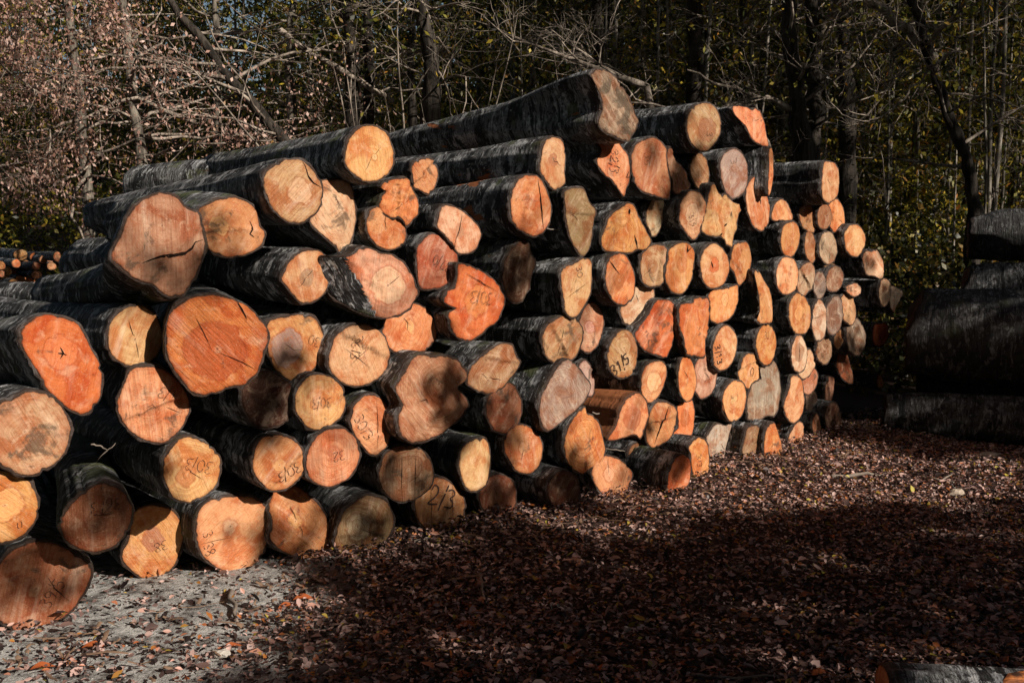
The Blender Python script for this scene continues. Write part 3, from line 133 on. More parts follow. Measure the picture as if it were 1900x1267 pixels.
('L119', [2.513, 7.858, 1.8], 40.9, 'ob2', 'rusty oval log below the upright tan log', [(0.105, 0.039), (0.078, 0.066), (0.048, 0.086), (0.013, 0.1), (-0.025, 0.101), (-0.061, 0.089), (-0.091, 0.066), (-0.107, 0.033), (-0.108, -0.002), (-0.1, -0.037), (-0.082, -0.069), (-0.051, -0.091), (-0.013, -0.099), (0.024, -0.099), (0.061, -0.088), (0.089, -0.065), (0.11, -0.034), (0.118, 0.002)], (0.009, 0.007), {'nopith': 1}),
('L120', [2.671, 8.046, 1.809], 40.4, 'o', 'salmon log bulging right from under the upright tan log', [(-0.077, -0.101), (0.014, -0.135), (0.095, -0.112), (0.114, -0.018), (0.075, 0.087), (-0.018, 0.142), (-0.112, 0.095)], (0.008, -0.02), {'nopith': 1}),
('L121', [2.128, 7.462, 1.616], 42.4, 'o2', 'orange oval log with bright pith under the peach half-round', [(0.132, 0.043), (0.112, 0.086), (0.08, 0.118), (0.037, 0.133), (-0.007, 0.131), (-0.051, 0.121), (-0.094, 0.097), (-0.123, 0.055), (-0.132, 0.005), (-0.127, -0.042), (-0.107, -0.082), (-0.075, -0.112), (-0.037, -0.133), (0.008, -0.142), (0.054, -0.127), (0.091, -0.094), (0.12, -0.053), (0.136, -0.006)], (0.032, -0.033), {}),
('L122', [2.384, 7.783, 1.559], 40.3, 'ob', 'slim log half shaded above and orange below', [(0.07, 0.048), (0.05, 0.09), (0.022, 0.121), (-0.008, 0.13), (-0.036, 0.124), (-0.06, 0.109), (-0.077, 0.081), (-0.086, 0.042), (-0.086, -0.003), (-0.074, -0.051), (-0.049, -0.088), (-0.021, -0.112), (0.008, -0.128), (0.038, -0.13), (0.062, -0.113), (0.08, -0.084), (0.089, -0.043), (0.084, 0.003)], (-0.015, 0.019), {'nopith': 1}),
('L123', [2.567, 7.908, 1.55], 43.3, 'gt', 'greyish tan oval log with cracked face left of a brighter one', [(0.14, 0.041), (0.116, 0.08), (0.08, 0.113), (0.032, 0.13), (-0.02, 0.131), (-0.07, 0.118), (-0.109, 0.087), (-0.129, 0.045), (-0.138, 0.004), (-0.138, -0.04), (-0.118, -0.082), (-0.08, -0.113), (-0.032, -0.131), (0.021, -0.131), (0.068, -0.113), (0.107, -0.085), (0.139, -0.049), (0.152, -0.004)], (0.018, -0.02), {'nopith': 1}),
('L124', [2.848, 8.105, 1.612], 43.1, 'y2', 'round peach log standing out against the dark wood at right', [(0.158, 0.06), (0.109, 0.096), (0.05, 0.123), (-0.015, 0.133), (-0.077, 0.126), (-0.13, 0.107), (-0.169, 0.075), (-0.179, 0.032), (-0.169, -0.012), (-0.148, -0.056), (-0.109, -0.096), (-0.051, -0.125), (0.016, -0.137), (0.08, -0.132), (0.13, -0.107), (0.161, -0.071), (0.183, -0.032), (0.186, 0.014)], (-0.009, -0.007), {'nopith': 1}),
('L125', [3.118, 8.394, 1.413], 40.7, 's5', 'pale pink log with notches top and bottom like an apple', [(-0.155, -0.027), (-0.106, -0.092), (0.002, -0.104), (0.131, -0.13), (0.169, -0.017), (0.136, 0.058), (0.068, 0.119), (-0.013, 0.105), (-0.12, 0.11), (-0.169, 0.06)], (0.019, 0.008), {'nopith': 1}),
('L126', [3.285, 8.548, 1.162], 43.0, 'p2', 'slim pale log near the right end of the stack', [(0.116, 0.034), (0.098, 0.073), (0.064, 0.099), (0.024, 0.113), (-0.017, 0.119), (-0.059, 0.11), (-0.091, 0.082), (-0.111, 0.046), (-0.118, 0.007), (-0.11, -0.033), (-0.091, -0.068), (-0.065, -0.1), (-0.026, -0.122), (0.018, -0.122), (0.057, -0.106), (0.09, -0.081), (0.112, -0.047), (0.12, -0.007)], (0.003, 0.011), {'nopith': 1}),
('L127', [3.463, 8.771, 1.106], 42.0, 'p', 'last pale log at the right end, shaped like a wing', [(-0.102, -0.038), (-0.034, -0.138), (0.023, -0.081), (0.1, -0.025), (0.157, 0.037), (0.019, 0.09), (-0.092, 0.093)], (-0.017, -0.02), {'nopith': 1}),
('L128', [2.103, 7.422, 1.337], 43.8, 'y2', 'bright oval log under the orange one with bright pith', [(0.132, 0.043), (0.112, 0.088), (0.078, 0.122), (0.035, 0.141), (-0.012, 0.147), (-0.059, 0.133), (-0.095, 0.098), (-0.121, 0.056), (-0.139, 0.008), (-0.136, -0.044), (-0.113, -0.089), (-0.077, -0.121), (-0.035, -0.14), (0.011, -0.141), (0.057, -0.129), (0.101, -0.105), (0.133, -0.062), (0.141, -0.008)], (-0.028, -0.002), {'nopith': 1}),
('L129', [2.323, 7.684, 1.308], 40.5, 'gt', 'dull tan oval log right of the bright one', [(0.118, 0.032), (0.108, 0.073), (0.086, 0.106), (0.054, 0.127), (0.014, 0.129), (-0.026, 0.117), (-0.065, 0.095), (-0.097, 0.059), (-0.111, 0.013), (-0.111, -0.03), (-0.103, -0.07), (-0.084, -0.103), (-0.053, -0.125), (-0.015, -0.135), (0.028, -0.125), (0.065, -0.094), (0.091, -0.055), (0.11, -0.013)], (-0.017, -0.017), {'nopith': 1}),
('L130', [2.495, 7.872, 1.25], 41.3, 'gb', 'dim brown oval log above the tall narrow cream one', [(0.093, 0.038), (0.073, 0.074), (0.043, 0.097), (0.01, 0.106), (-0.022, 0.109), (-0.054, 0.1), (-0.078, 0.075), (-0.092, 0.041), (-0.097, 0.002), (-0.089, -0.037), (-0.069, -0.071), (-0.043, -0.099), (-0.011, -0.115), (0.023, -0.111), (0.051, -0.095), (0.076, -0.073), (0.094, -0.042), (0.1, -0.003)], (-0.009, -0.014), {'nopith': 1}),
('L131', [2.674, 8.049, 1.292], 44.6, 'b', 'shaded brown oval log at the far end, tilted right', [(0.155, 0.018), (0.138, 0.053), (0.11, 0.079), (0.075, 0.1), (0.029, 0.109), (-0.022, 0.102), (-0.07, 0.084), (-0.11, 0.056), (-0.134, 0.02), (-0.144, -0.017), (-0.141, -0.054), (-0.117, -0.084), (-0.074, -0.099), (-0.027, -0.103), (0.022, -0.1), (0.07, -0.084), (0.112, -0.057), (0.145, -0.022)], (-0.006, 0.022), {'nopith': 1}),
('L132', [2.65, 8.106, 1.389], 40.6, 'b', 'small dim log peeking under the cracked greyish tan one', [(0.092, 0.027), (0.074, 0.052), (0.047, 0.071), (0.013, 0.082), (-0.022, 0.08), (-0.051, 0.068), (-0.077, 0.052), (-0.095, 0.029), (-0.098, 0.001), (-0.088, -0.026), (-0.072, -0.05), (-0.045, -0.069), (-0.013, -0.08), (0.022, -0.082), (0.056, -0.074), (0.078, -0.053), (0.089, -0.027), (0.095, -0.001)], (0.006, -0.007), {'nopith': 1}),
('L133', [2.919, 8.291, 1.193], 40.1, 'p2', 'small torn pale chunk of a log at the far end', [(0.101, 0.016), (0.085, 0.034), (0.056, 0.049), (0.016, 0.056), (-0.022, 0.054), (-0.057, 0.048), (-0.086, 0.037), (-0.104, 0.021), (-0.11, 0.003), (-0.104, -0.016), (-0.083, -0.033), (-0.051, -0.045), (-0.016, -0.054), (0.024, -0.058), (0.06, -0.051), (0.086, -0.037), (0.103, -0.021), (0.109, -0.003)], (-0.008, -0.013), {'nopith': 1, 'rough': 1}),
]
MARKS = [
('L7', '34/3', 0.076, 0.035, 0.048, 205, 0.0025),
('L9', '30/3', 0.034, 0.012, 0.053, 198, 0.0028),
('L11', '36', 0.059, 0.056, 0.049, 185, 0.0034),
('L11', '13', 0.004, 0.045, 0.049, 185, 0.0034),
('L12', '39/5', 0.056, -0.041, 0.05, -55, 0.0032),
('L13', '38', 0.032, -0.024, 0.047, 170, 0.003),
('L14', '3', -0.127, 0.015, 0.048, 75, 0.003),
('L14', '38', -0.121, -0.059, 0.048, 75, 0.003),
('L17', '30/3', 0.055, -0.055, 0.053, 160, 0.004),
('L18', '32', 0.031, 0.004, 0.049, 170, 0.0031),
('L19', '30/3', -0.048, -0.011, 0.056, 62, 0.0037),
('L21', '2/3', 0.026, 0.044, 0.103, 20, 0.0087),
('L23', '30/3', 0.006, -0.006, 0.046, 182, 0.0029),
('L24', '30', 0.104, 0.014, 0.049, 200, 0.0029),
('L25', '36/3', -0.019, 0.042, 0.051, 95, 0.0035),
('L35', '37/0', 0.039, -0.005, 0.054, 205, 0.0037),
('L36', '30/3', 0.051, 0.028, 0.068, 187, 0.0038),
('L38', '30', 0.03, 0.083, 0.051, 80, 0.0039),
('L50', '31/5', -0.029, -0.06, 0.072, -30, 0.0089),
('L51', '3/13', -0.08, -0.041, 0.061, 75, 0.0065),
('L114', '32/3', 0.003, -0.004, 0.063, 95, 0.005),
('L101', '35', -0.051, 0.049, 0.059, 100, 0.0035),
('L103', '3', 0.058, -0.049, 0.054, 90, 0.0044),
('L71', '3/3', -0.007, -0.021, 0.053, 85, 0.0043),
('L80', '30', 0.005, 0.069, 0.055, 0, 0.0036),
('L10', '0', 0.044, -0.082, 0.03, 0, 0.0024),
('L79', '0', 0.041, -0.008, 0.067, 10, 0.0048),
('L99', '3', -0.005, 0.08, 0.073, 70, 0.0031),
('L108', '3/3', -0.001, -0.042, 0.054, 60, 0.0037),
]
CRACKS = [
('L1', [(-0.088, -0.077), (-0.047, -0.058), (-0.008, -0.047), (0.045, -0.049), (0.101, -0.038), (0.133, -0.018), (0.148, 0.009), (0.18, 0.019)], 0.0157),
('L3', [(0.05, 0.138), (0.064, 0.11), (0.08, 0.069), (0.111, 0.038), (0.152, 0.015)], 0.0065),
('L4', [(-0.013, 0.057), (-0.005, 0.033), (-0.015, 0.015)], 0.0063),
('L4', [(-0.024, 0.035), (-0.005, 0.033), (0.011, 0.026)], 0.0053),
('L6', [(0.003, -0.034), (0.058, -0.057), (0.113, -0.087), (0.171, -0.121)], 0.0041),
('L6', [(-0.076, 0.12), (-0.043, 0.042), (-0.012, -0.024)], 0.003),
('L6', [(0.095, 0.181), (0.115, 0.146), (0.138, 0.101)], 0.0069),
('L7', [(-0.031, -0.012), (-0.002, 0.004), (0.013, -0.016)], 0.0023),
('L7', [(0.055, -0.015), (0.112, -0.041)], 0.0023),
('L9', [(-0.023, 0.025), (0.004, -0.013), (0.058, -0.059)], 0.0023),
('L14', [(-0.167, -0.026), (-0.091, -0.023), (-0.004, -0.019)], 0.0025),
('L20', [(-0.024, 0.097), (-0.027, -0.131)], 0.0028),
('L20', [(0.062, 0.115), (0.046, -0.133)], 0.0033),
('L16', [(-0.033, 0.007), (0.074, -0.049)], 0.0024),
('L11', [(-0.016, 0.019), (0.07, 0.013)], 0.0034),
('L12', [(0.034, 0.043), (0.071, -0.032), (0.116, -0.087)], 0.0026),
('L24', [(-0.065, 0.02), (-0.01, -0.023), (0.034, -0.021)], 0.0023),
('L25', [(-0.086, 0.047), (0.003, -0.014), (0.074, -0.074)], 0.0024),
('L25', [(-0.056, -0.05), (0.076, 0.049)], 0.0024),
('L34', [(0.015, 0.09), (-0.009, 0.003), (-0.048, -0.084)], 0.0044),
('L38', [(-0.107, -0.073), (0.138, 0.032)], 0.0032),
('L39', [(-0.106, 0.116), (-0.059, 0.072), (-0.011, 0.028)], 0.0101),
('L41', [(0.071, 0.161), (0.067, 0.103), (0.107, 0.132)], 0.0146),
('L112', [(0.042, 0.15), (0.06, 0.069), (0.077, -0.037), (0.086, -0.129)], 0.0108),
('L77', [(-0.152, 0.008), (-0.116, -0.074), (-0.068, -0.135)], 0.0097),
('L82', [(-0.006, 0.106), (0.006, -0.107)], 0.0042),
('L106', [(0.03, 0.051), (0.039, -0.003)], 0.0099),
('L107', [(0.11, 0.044), (0.098, 0.006)], 0.0114),
('L107', [(0.06, -0.044), (0.041, -0.063)], 0.0114),
('L107', [(0.01, -0.109), (-0.003, -0.128)], 0.0114),
('L110', [(0.082, -0.019), (0.099, -0.067), (0.115, -0.108)], 0.012),
('L110', [(0.028, 0.144), (0.029, 0.113)], 0.0172),
('L2', [(0.094, 0.03), (0.104, 0.006), (0.087, -0.028), (0.108, -0.042)], 0.0085),
('L26', [(-0.038, 0.062), (-0.007, 0.032), (-0.011, -0.002)], 0.0043),
('L90', [(-0.007, 0.039), (-0.011, -0.03), (0.032, -0.093)], 0.0074),
('L62', [(0.069, 0.12), (0.006, -0.013), (-0.062, -0.133)], 0.0143),
('L114', [(0.127, -0.056), (0.103, -0.097), (0.138, -0.095)], 0.0084),
('L19', [(0.032, 0.119), (0.04, -0.014), (0.019, -0.149)], 0.0032),
('L21', [(-0.053, 0.152), (-0.056, -0.131)], 0.0029),
('L21', [(0.093, 0.114), (0.084, -0.112)], 0.0029),
('L42', [(-0.048, 0.034), (-0.019, -0.015)], 0.0113),
('L36', [(-0.065, 0.168), (0.044, 0.108), (0.164, 0.06)], 0.0044),
('L53', [(-0.071, -0.015), (-0.029, -0.006), (-0.018, -0.035)], 0.0055),
]
FAR_STACK = [(([-10.033, 19.88, 1.408], 0.14, 0.107), 'pointed pale log topping the far little stack'), (([-10.215, 20.831, 1.355], 0.086, 0.094), 'small red-brown log on top of the far little stack'), (([-9.278, 19.863, 1.375], 0.07, 0.101), 'end log with long grey bark on top of the far little stack'), (([-9.784, 20.313, 1.304], 0.072, 0.081), 'small peach log under the long grey one, left of its twin'), (([-10.032, 21.094, 1.294], 0.087, 0.084), 'small peach log under the long grey one, right of its twin'), (([-9.73, 19.096, 1.245], 0.084, 0.081), 'round log just below the pointed pale one in the far little stack'), (([-10.001, 19.997, 1.219], 0.082, 0.079), 'upper of two touching round logs in the middle of the far little stack'), (([-10.351, 20.617, 1.095], 0.097, 0.088), 'lower of two touching round logs in the middle of the far little stack'), (([-9.519, 19.46, 1.185], 0.08, 0.083), 'split red log in the middle of the far little stack'), (([-9.699, 20.5, 1.166], 0.091, 0.081), 'grey-sided log at the right of the far little stack'), (([-9.843, 21.339, 1.256], 0.088, 0.085), 'tan log where the far little stack meets the big grey log'), (([-9.87, 18.814, 1.208], 0.066, 0.085), "log at the photo's left edge in the far little stack's second row"), (([-10.223, 19.684, 1.083], 0.087, 0.1), 'large ochre log near the left edge of the far little stack'), (([-10.447, 20.442, 1.042], 0.072, 0.07), 'smallest round log in the far little stack'), (([-9.516, 19.458, 1.013], 0.092, 0.088), 'dim pinkish log low at the right of the far little stack'), (([-10.262, 19.657, 0.888], 0.093, 0.1), 'large ochre log low at the left edge of the far little stack'), (([-10.498, 20.354, 0.943], 0.072, 0.069), 'half-hidden log between two low logs of the far little stack'), (([-9.765, 19.022, 0.846], 0.09, 0.097), 'lowest log of the far little stack'), (([-10.105, 19.951, 0.889], 0.094, 0.102), 'log just above the lowest one in the far little stack'), (([-10.276, 20.696, 0.864], 0.122, 0.088), 'pale wide log low in the far little stack beside grey bark'), (([-9.869, 18.797, 1.052], 0.055, 0.064), "sliver of log at the photo's left edge in the far little stack")]

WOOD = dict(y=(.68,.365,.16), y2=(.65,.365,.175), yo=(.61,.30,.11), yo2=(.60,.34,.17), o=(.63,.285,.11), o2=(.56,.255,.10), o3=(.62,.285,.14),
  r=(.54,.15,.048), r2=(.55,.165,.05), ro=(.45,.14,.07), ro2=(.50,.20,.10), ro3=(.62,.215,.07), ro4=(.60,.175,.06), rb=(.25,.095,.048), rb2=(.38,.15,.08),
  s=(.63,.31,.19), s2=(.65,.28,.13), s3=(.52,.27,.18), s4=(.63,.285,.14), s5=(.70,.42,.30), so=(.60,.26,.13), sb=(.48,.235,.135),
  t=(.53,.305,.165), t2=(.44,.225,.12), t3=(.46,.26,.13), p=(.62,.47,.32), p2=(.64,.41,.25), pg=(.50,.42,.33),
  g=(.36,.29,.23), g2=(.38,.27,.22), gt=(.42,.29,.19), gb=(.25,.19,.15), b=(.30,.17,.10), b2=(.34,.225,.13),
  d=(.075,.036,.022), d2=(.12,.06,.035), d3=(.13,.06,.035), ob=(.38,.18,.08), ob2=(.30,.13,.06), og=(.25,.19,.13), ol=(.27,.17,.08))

SUN_EL = R(27)
_a = R(42.5 + 10)                      # heading of the sun, clockwise from straight behind the viewer
S_H = (math.sin(_a), -math.cos(_a))
SUN = Vector((S_H[0]*math.cos(SUN_EL), S_H[1]*math.cos(SUN_EL), math.sin(SUN_EL)))

# =====================================================================  helpers
def tag(o, label=None, cat=None, group=None, kind=None):
    if label: o['label'] = label
    if cat: o['category'] = cat
    if group: o['group'] = group
    if kind: o['kind'] = kind
    return o

def empty(name, loc=(0,0,0), mat=None):
    o = bpy.data.objects.new(name, None); COL.objects.link(o)
    o.empty_display_size = .1
    if mat is not None: o.matrix_world = mat
    else: o.location = loc
    return o

def mesh_obj(name, verts, faces, mats, parent=None, smooth=True, mi=None, attrs=None):
    me = bpy.data.meshes.new(name)
    me.from_pydata([tuple(v) for v in verts], [], faces)
    for m in (mats if isinstance(mats, (list, tuple)) else [mats]): me.materials.append(m)
    if smooth: me.polygons.foreach_set('use_smooth', [True]*len(me.polygons))
    if mi is not None: me.polygons.foreach_set('material_index', mi)
    if attrs:
        for n, (dom, vals) in attrs.items():
            a = me.attributes.new(n, 'FLOAT', dom); a.data.foreach_set('value', vals)
    me.update()
    o = bpy.data.objects.new(name, me); COL.objects.link(o)
    if parent is not None: o.parent = parent
    return o

def np_mesh(name, V, Fq, mat, parent=None, rnd=None):
    """V (n,3), Fq (m,4) quads as one mesh; rnd one random value per face"""
    me = bpy.data.meshes.new(name)
    n, m = len(V), len(Fq)
    me.vertices.add(n); me.vertices.foreach_set('co', np.asarray(V, np.float32).ravel())
    me.loops.add(m*4); me.loops.foreach_set('vertex_index', np.asarray(Fq, np.int32).ravel())
    me.polygons.add(m); me.polygons.foreach_set('loop_start', np.arange(0, m*4, 4, dtype=np.int32))
    me.polygons.foreach_set('loop_total', np.full(m, 4, np.int32))
    me.materials.append(mat)
    if rnd is not None:
        a = me.attributes.new('rnd', 'FLOAT', 'FACE'); a.data.foreach_set('value', np.asarray(rnd, np.float32))
    me.update(calc_edges=True); me.validate()
    o = bpy.data.objects.new(name, me); COL.objects.link(o)
    if parent is not None: o.parent = parent
    return o

def tube(V, Fc, pts, rad, n=6, cap=True):
    """append a tapered tube along pts to the vertex / face lists"""
    b = len(V); k = len(pts)
    up = Vector((0.3, 0.2, 1))
    for i in range(k):
        p = Vector(pts[i])
        d = (Vector(pts[min(i+1, k-1)]) - Vector(pts[max(i-1, 0)]))
        if d.length < 1e-6: d = Vector((0, 0, 1))
        d.normalize()
        x = d.cross(up)
        if x.length < .05: x = d.cross(Vector((1, 0, 0)))
        x.normalize(); y = d.cross(x)
        for j in range(n):
            a = 2*math.pi*j/n
            V.append(p + (x*math.cos(a) + y*math.sin(a))*rad[i])
    for i in range(k-1):
        for j in range(n):
            a = b+i*n+j; c = b+i*n+(j+1) % n
            Fc.append((a, c, c+n, a+n))
    if cap:
        Fc.append(tuple(b+j for j in range(n))[::-1]); Fc.append(tuple(b+(k-1)*n+j for j in range(n)))

def fbm(x, y, z=0., o=3): return mnoise.fractal(Vector((x, y, z)), 1., 2., o)
def sstep(a, b, x):
    t = min(1, max(0, (x-a)/(b-a))); return t*t*(3-2*t)

# =====================================================================  materials
class NT:
    def __init__(s, name):
        s.m = bpy.data.materials.new(name); s.m.use_nodes = True
        s.t = s.m.node_tree; s.t.nodes.clear()
        s.out = s.t.nodes.new('ShaderNodeOutputMaterial')
    def n(s, ty, **kw):
        o = s.t.nodes.new(ty)
        for k, v in kw.items(): setattr(o, k, v)
        return o
    def set(s, sock, v):
        if v is None: return
        if hasattr(v, 'is_output') or isinstance(v, bpy.types.NodeSocket): s.t.links.new(v, sock)
        else:
            if isinstance(v, (tuple, list)) and len(v) == 3 and sock.type == 'RGBA': v = (*v, 1)
            sock.default_value = v
    def math(s, op, a, b=None, c=None, clamp=False):
        o = s.n('ShaderNodeMath', operation=op, use_clamp=clamp)
        for i, v in enumerate((a, b, c)): s.set(o.inputs[i], v)
        return o.outputs[0]
    def mix(s, f, a, b, blend='MIX'):
        o = s.n('ShaderNodeMix', data_type='RGBA', blend_type=blend)
        s.set(o.inputs[0], f); s.set(o.inputs[6], a); s.set(o.inputs[7], b)
        return o.outputs[2]
    def vmath(s, op, a, b=None):
        o = s.n('ShaderNodeVectorMath', operation=op); s.set(o.inputs[0], a)
        if b is not None: s.set(o.inputs[1], b)
        return o
    def noise(s, vec, scale, detail=4, rough=.55, dist=0., out='Fac'):
        o = s.n('ShaderNodeTexNoise'); s.set(o.inputs['Vector'], vec)
        o.inputs['Scale'].default_value = scale; o.inputs['Detail'].default_value = detail
        o.inputs['Roughness'].default_value = rough; o.inputs['Distortion'].default_value = dist
        return o.outputs[out]
    def map(s, v, a, b, c=0., d=1., smooth=True):
        o = s.n('ShaderNodeMapRange'); o.interpolation_type = 'SMOOTHSTEP' if smooth else 'LINEAR'
        s.set(o.inputs[0], v); s.set(o.inputs[1], a); s.set(o.inputs[2], b); s.set(o.inputs[3], c); s.set(o.inputs[4], d)
        return o.outputs[0]
    def ramp(s, v, stops, interp='LINEAR'):
        o = s.n('ShaderNodeValToRGB'); s.set(o.inputs[0], v); cr = o.color_ramp; cr.interpolation = interp
        while len(cr.elements) < len(stops): cr.elements.new(.5)
        for e, (p, c) in zip(cr.elements, stops): e.position = p; e.color = (*c, 1)
        return o.outputs[0]
    def attr(s, name, kind='OBJECT'):
        o = s.n('ShaderNodeAttribute', attribute_type=kind, attribute_name=name); return o
    def bsdf(s, col, rough=.8, normal=None, spec=.2):
        o = s.n('ShaderNodeBsdfPrincipled'); s.set(o.inputs['Base Color'], col); s.set(o.inputs['Roughness'], rough)
        o.inputs['Specular IOR Level'].default_value = spec
        if normal is not None: s.set(o.inputs['Normal'], normal)
        s.t.links.new(o.outputs[0], s.out.inputs[0]); return o
    def bump(s, h, dist=.01, strength=1.):
        o = s.n('ShaderNodeBump'); s.set(o.inputs['Height'], h); o.inputs['Distance'].default_value = dist; o.inputs['Strength'].default_value = strength
        return o.outputs[0]

def objcoord(nt):
    tc = nt.n('ShaderNodeTexCoord').outputs['Object']
    rnd = nt.n('ShaderNodeObjectInfo').outputs['Random']
    off = nt.math('MULTIPLY', rnd, 137.)
    cmb = nt.n('ShaderNodeCombineXYZ'); nt.set(cmb.inputs[0], off); nt.set(cmb.inputs[1], nt.math('MULTIPLY', rnd, 61.)); nt.set(cmb.inputs[2], off)
    return tc, nt.vmath('ADD', tc, cmb.outputs[0]).outputs[0], rnd

def mat_wood():
    nt = NT('cut_wood')
    tc, tco, rnd = objcoord(nt)
    tint = nt.attr('tint').outputs['Color']; heartc = nt.attr('heart_tint').outputs['Color']
    pv = nt.attr('pith').outputs['Vector']; prm = nt.n('ShaderNodeSeparateXYZ'); nt.set(prm.inputs[0], nt.attr('prm').outputs['Vector'])   # size, heart radius, stain
    prm2 = nt.n('ShaderNodeSeparateXYZ'); nt.set(prm2.inputs[0], nt.attr('prm2').outputs['Vector'])     # saw angle, ring strength, saw strength
    size, hr, stain = prm.outputs; sa, ringk, sawk = prm2.outputs
    # warped position about the pith
    wn = nt.n('ShaderNodeTexNoise'); nt.set(wn.inputs['Vector'], tco); wn.inputs['Scale'].default_value = 9.; wn.inputs['Detail'].default_value = 3
    w = nt.vmath('SCALE', nt.vmath('SUBTRACT', wn.outputs['Color'], (.5, .5, .5)).outputs[0]); w.inputs['Scale'].default_value = .055
    p = nt.vmath('ADD', nt.vmath('SUBTRACT', tc, pv).outputs[0], w.outputs[0]).outputs[0]
    sep = nt.n('ShaderNodeSeparateXYZ'); nt.set(sep.inputs[0], p)
    flat = nt.n('ShaderNodeCombineXYZ'); nt.set(flat.inputs[0], sep.outputs[0]); nt.set(flat.inputs[1], sep.outputs[1])
    r = nt.vmath('LENGTH', flat.outputs[0]).outputs['Value']
    rn = nt.math('DIVIDE', r, size)
    ang = nt.math('ARCTAN2', sep.outputs[1], sep.outputs[0])
    # growth rings: uneven spacing
    ringn = nt.noise(tco, 5., 3)
    cc = nt.n('ShaderNodeCombineXYZ'); nt.set(cc.inputs[0], nt.math('MULTIPLY', r, 130.)); nt.set(cc.inputs[1], nt.math('MULTIPLY', nt.math('SINE', ang), .35)); nt.set(cc.inputs[2], nt.math('MULTIPLY', rnd, 50.))
    rings = nt.noise(cc.outputs[0], 1., 3, .65)
    rings2 = nt.math('SINE', nt.math('MULTIPLY', nt.math('ADD', r, nt.math('MULTIPLY', ringn, .02)), 620.))
    # radial fibre streaks
    ca = nt.n('ShaderNodeCombineXYZ'); nt.set(ca.inputs[0], nt.math('MULTIPLY', nt.math('SINE', ang), 9.)); nt.set(ca.inputs[1], nt.math('MULTIPLY', nt.math('COSINE', ang), 9.)); nt.set(ca.inputs[2], nt.math('ADD', nt.math('MULTIPLY', r, 4.), nt.math('MULTIPLY', rnd, 90.)))
    rad = nt.noise(ca.outputs[0], 1., 4, .7)
    # chain-saw marks: streaks along one direction
    rot = nt.n('ShaderNodeVectorRotate', rotation_type='Z_AXIS'); nt.set(rot.inputs['Vector'], tco); nt.set(rot.inputs['Angle'], sa)
    ms = nt.n('ShaderNodeMapping'); nt.set(ms.inputs['Vector'], rot.outputs[0]); ms.inputs['Scale'].default_value = (115, 5, 5)
    saw = nt.noise(ms.outputs[0], 1., 3, .6)
    mw = nt.n('ShaderNodeMapping'); nt.set(mw.inputs['Vector'], rot.outputs[0]); mw.inputs['Scale'].default_value = (24, 3.5, 4)
    saww = nt.noise(mw.outputs[0], 1., 3, .55)
    # colour
    col = tint
    big = nt.noise(tco, 6.5, 5, .6, .6)
    big2 = nt.noise(tco, 14., 5, .62, .9)
    mid = nt.noise(tco, 34., 5, .65, .5)
    deep = nt.mix(1., tint, (.74, .42, .28), 'MULTIPLY')
    pale = nt.mix(.45, tint, (.80, .60, .42))
    col = nt.mix(nt.math('MULTIPLY', nt.map(big, .44, .62), .9), col, deep)
    col = nt.mix(nt.math('MULTIPLY', nt.map(big2, .50, .70), .55), col, pale)
    # heart: its own outline by warp, darker or paler than the sapwood
    hn = nt.math('ADD', rn, nt.math('MULTIPLY', nt.math('SUBTRACT', big2, .5), .38))
    hm = nt.math('MULTIPLY', nt.map(nt.math('SUBTRACT', hn, hr), -.035, .025, 1., 0.), nt.map(hr, .01, .05))
    col = nt.mix(nt.math('MULTIPLY', hm, .8), col, heartc)
    rim = nt.math('MULTIPLY', nt.map(nt.math('ABSOLUTE', nt.math('SUBTRACT', hn, hr)), 0., .05, 1., 0.), nt.map(hr, .01, .05))
    col = nt.mix(nt.math('MULTIPLY', rim, .45), col, nt.mix(1., deep, (.75, .6, .6), 'MULTIPLY'))
    # pith spot
    col = nt.mix(nt.math('MULTIPLY', nt.map(nt.math('ADD', rn, nt.math('MULTIPLY', nt.math('SUBTRACT', mid, .5), .05)), .055, .085, 1., 0.), .35), col, pale)
    col = nt.mix(nt.map(rn, .012, .03, .7, 0.), col, (.12, .05, .03))
    # rings, rays, saw marks
    rk = nt.math('MULTIPLY', nt.map(rings, .36, .66), nt.math('ADD', .30, nt.math('MULTIPLY', ringk, .5)))
    col = nt.mix(rk, col, nt.mix(1., col, (.66, .52, .45), 'MULTIPLY'))
    col = nt.mix(nt.math('MULTIPLY', nt.map(rings2, .2, 1.), nt.math('MULTIPLY', nt.map(mid, .35, .6), nt.math('ADD', .10, nt.math('MULTIPLY', ringk, .35)))), col, nt.mix(1., col, (.6, .45, .38), 'MULTIPLY'))
    col = nt.mix(nt.math('MULTIPLY', nt.map(rad, .52, .75), .38), col, nt.mix(1., col, (.62, .45, .36), 'MULTIPLY'))
    col = nt.mix(nt.math('MULTIPLY', nt.map(saw, .42, .7), nt.math('ADD', .22, nt.math('MULTIPLY', sawk, .35))), col, nt.mix(1., col, (.60, .45, .38), 'MULTIPLY'))
    col = nt.mix(nt.math('MULTIPLY', nt.map(saww, .50, .74), nt.math('ADD', .28, nt.math('MULTIPLY', sawk, .3))), col, nt.mix(.5, col, (.82, .66, .5)))
    col = nt.mix(nt.math('MULTIPLY', nt.map(mid, .52, .68), .5), col, deep)
    # stains: weathered grey-brown blotches, sharp dirt marks
    st = nt.noise(nt.vmath('ADD', tco, (7.3, 1.1, 4.)).outputs[0], 8., 6, .62, .8)
    thr = nt.math('SUBTRACT', .68, nt.math('MULTIPLY', stain, .22))
    stm = nt.map(nt.math('SUBTRACT', st, thr), 0., .09)
    col = nt.mix(nt.math('MULTIPLY', stm, .78), col, nt.mix(.6, nt.mix(1., tint, (.24, .19, .17), 'MULTIPLY'), (.085, .07, .05)))
    sp = nt.noise(nt.vmath('ADD', tco, (2.2, 9.1, 3.)).outputs[0], 30., 4, .6)
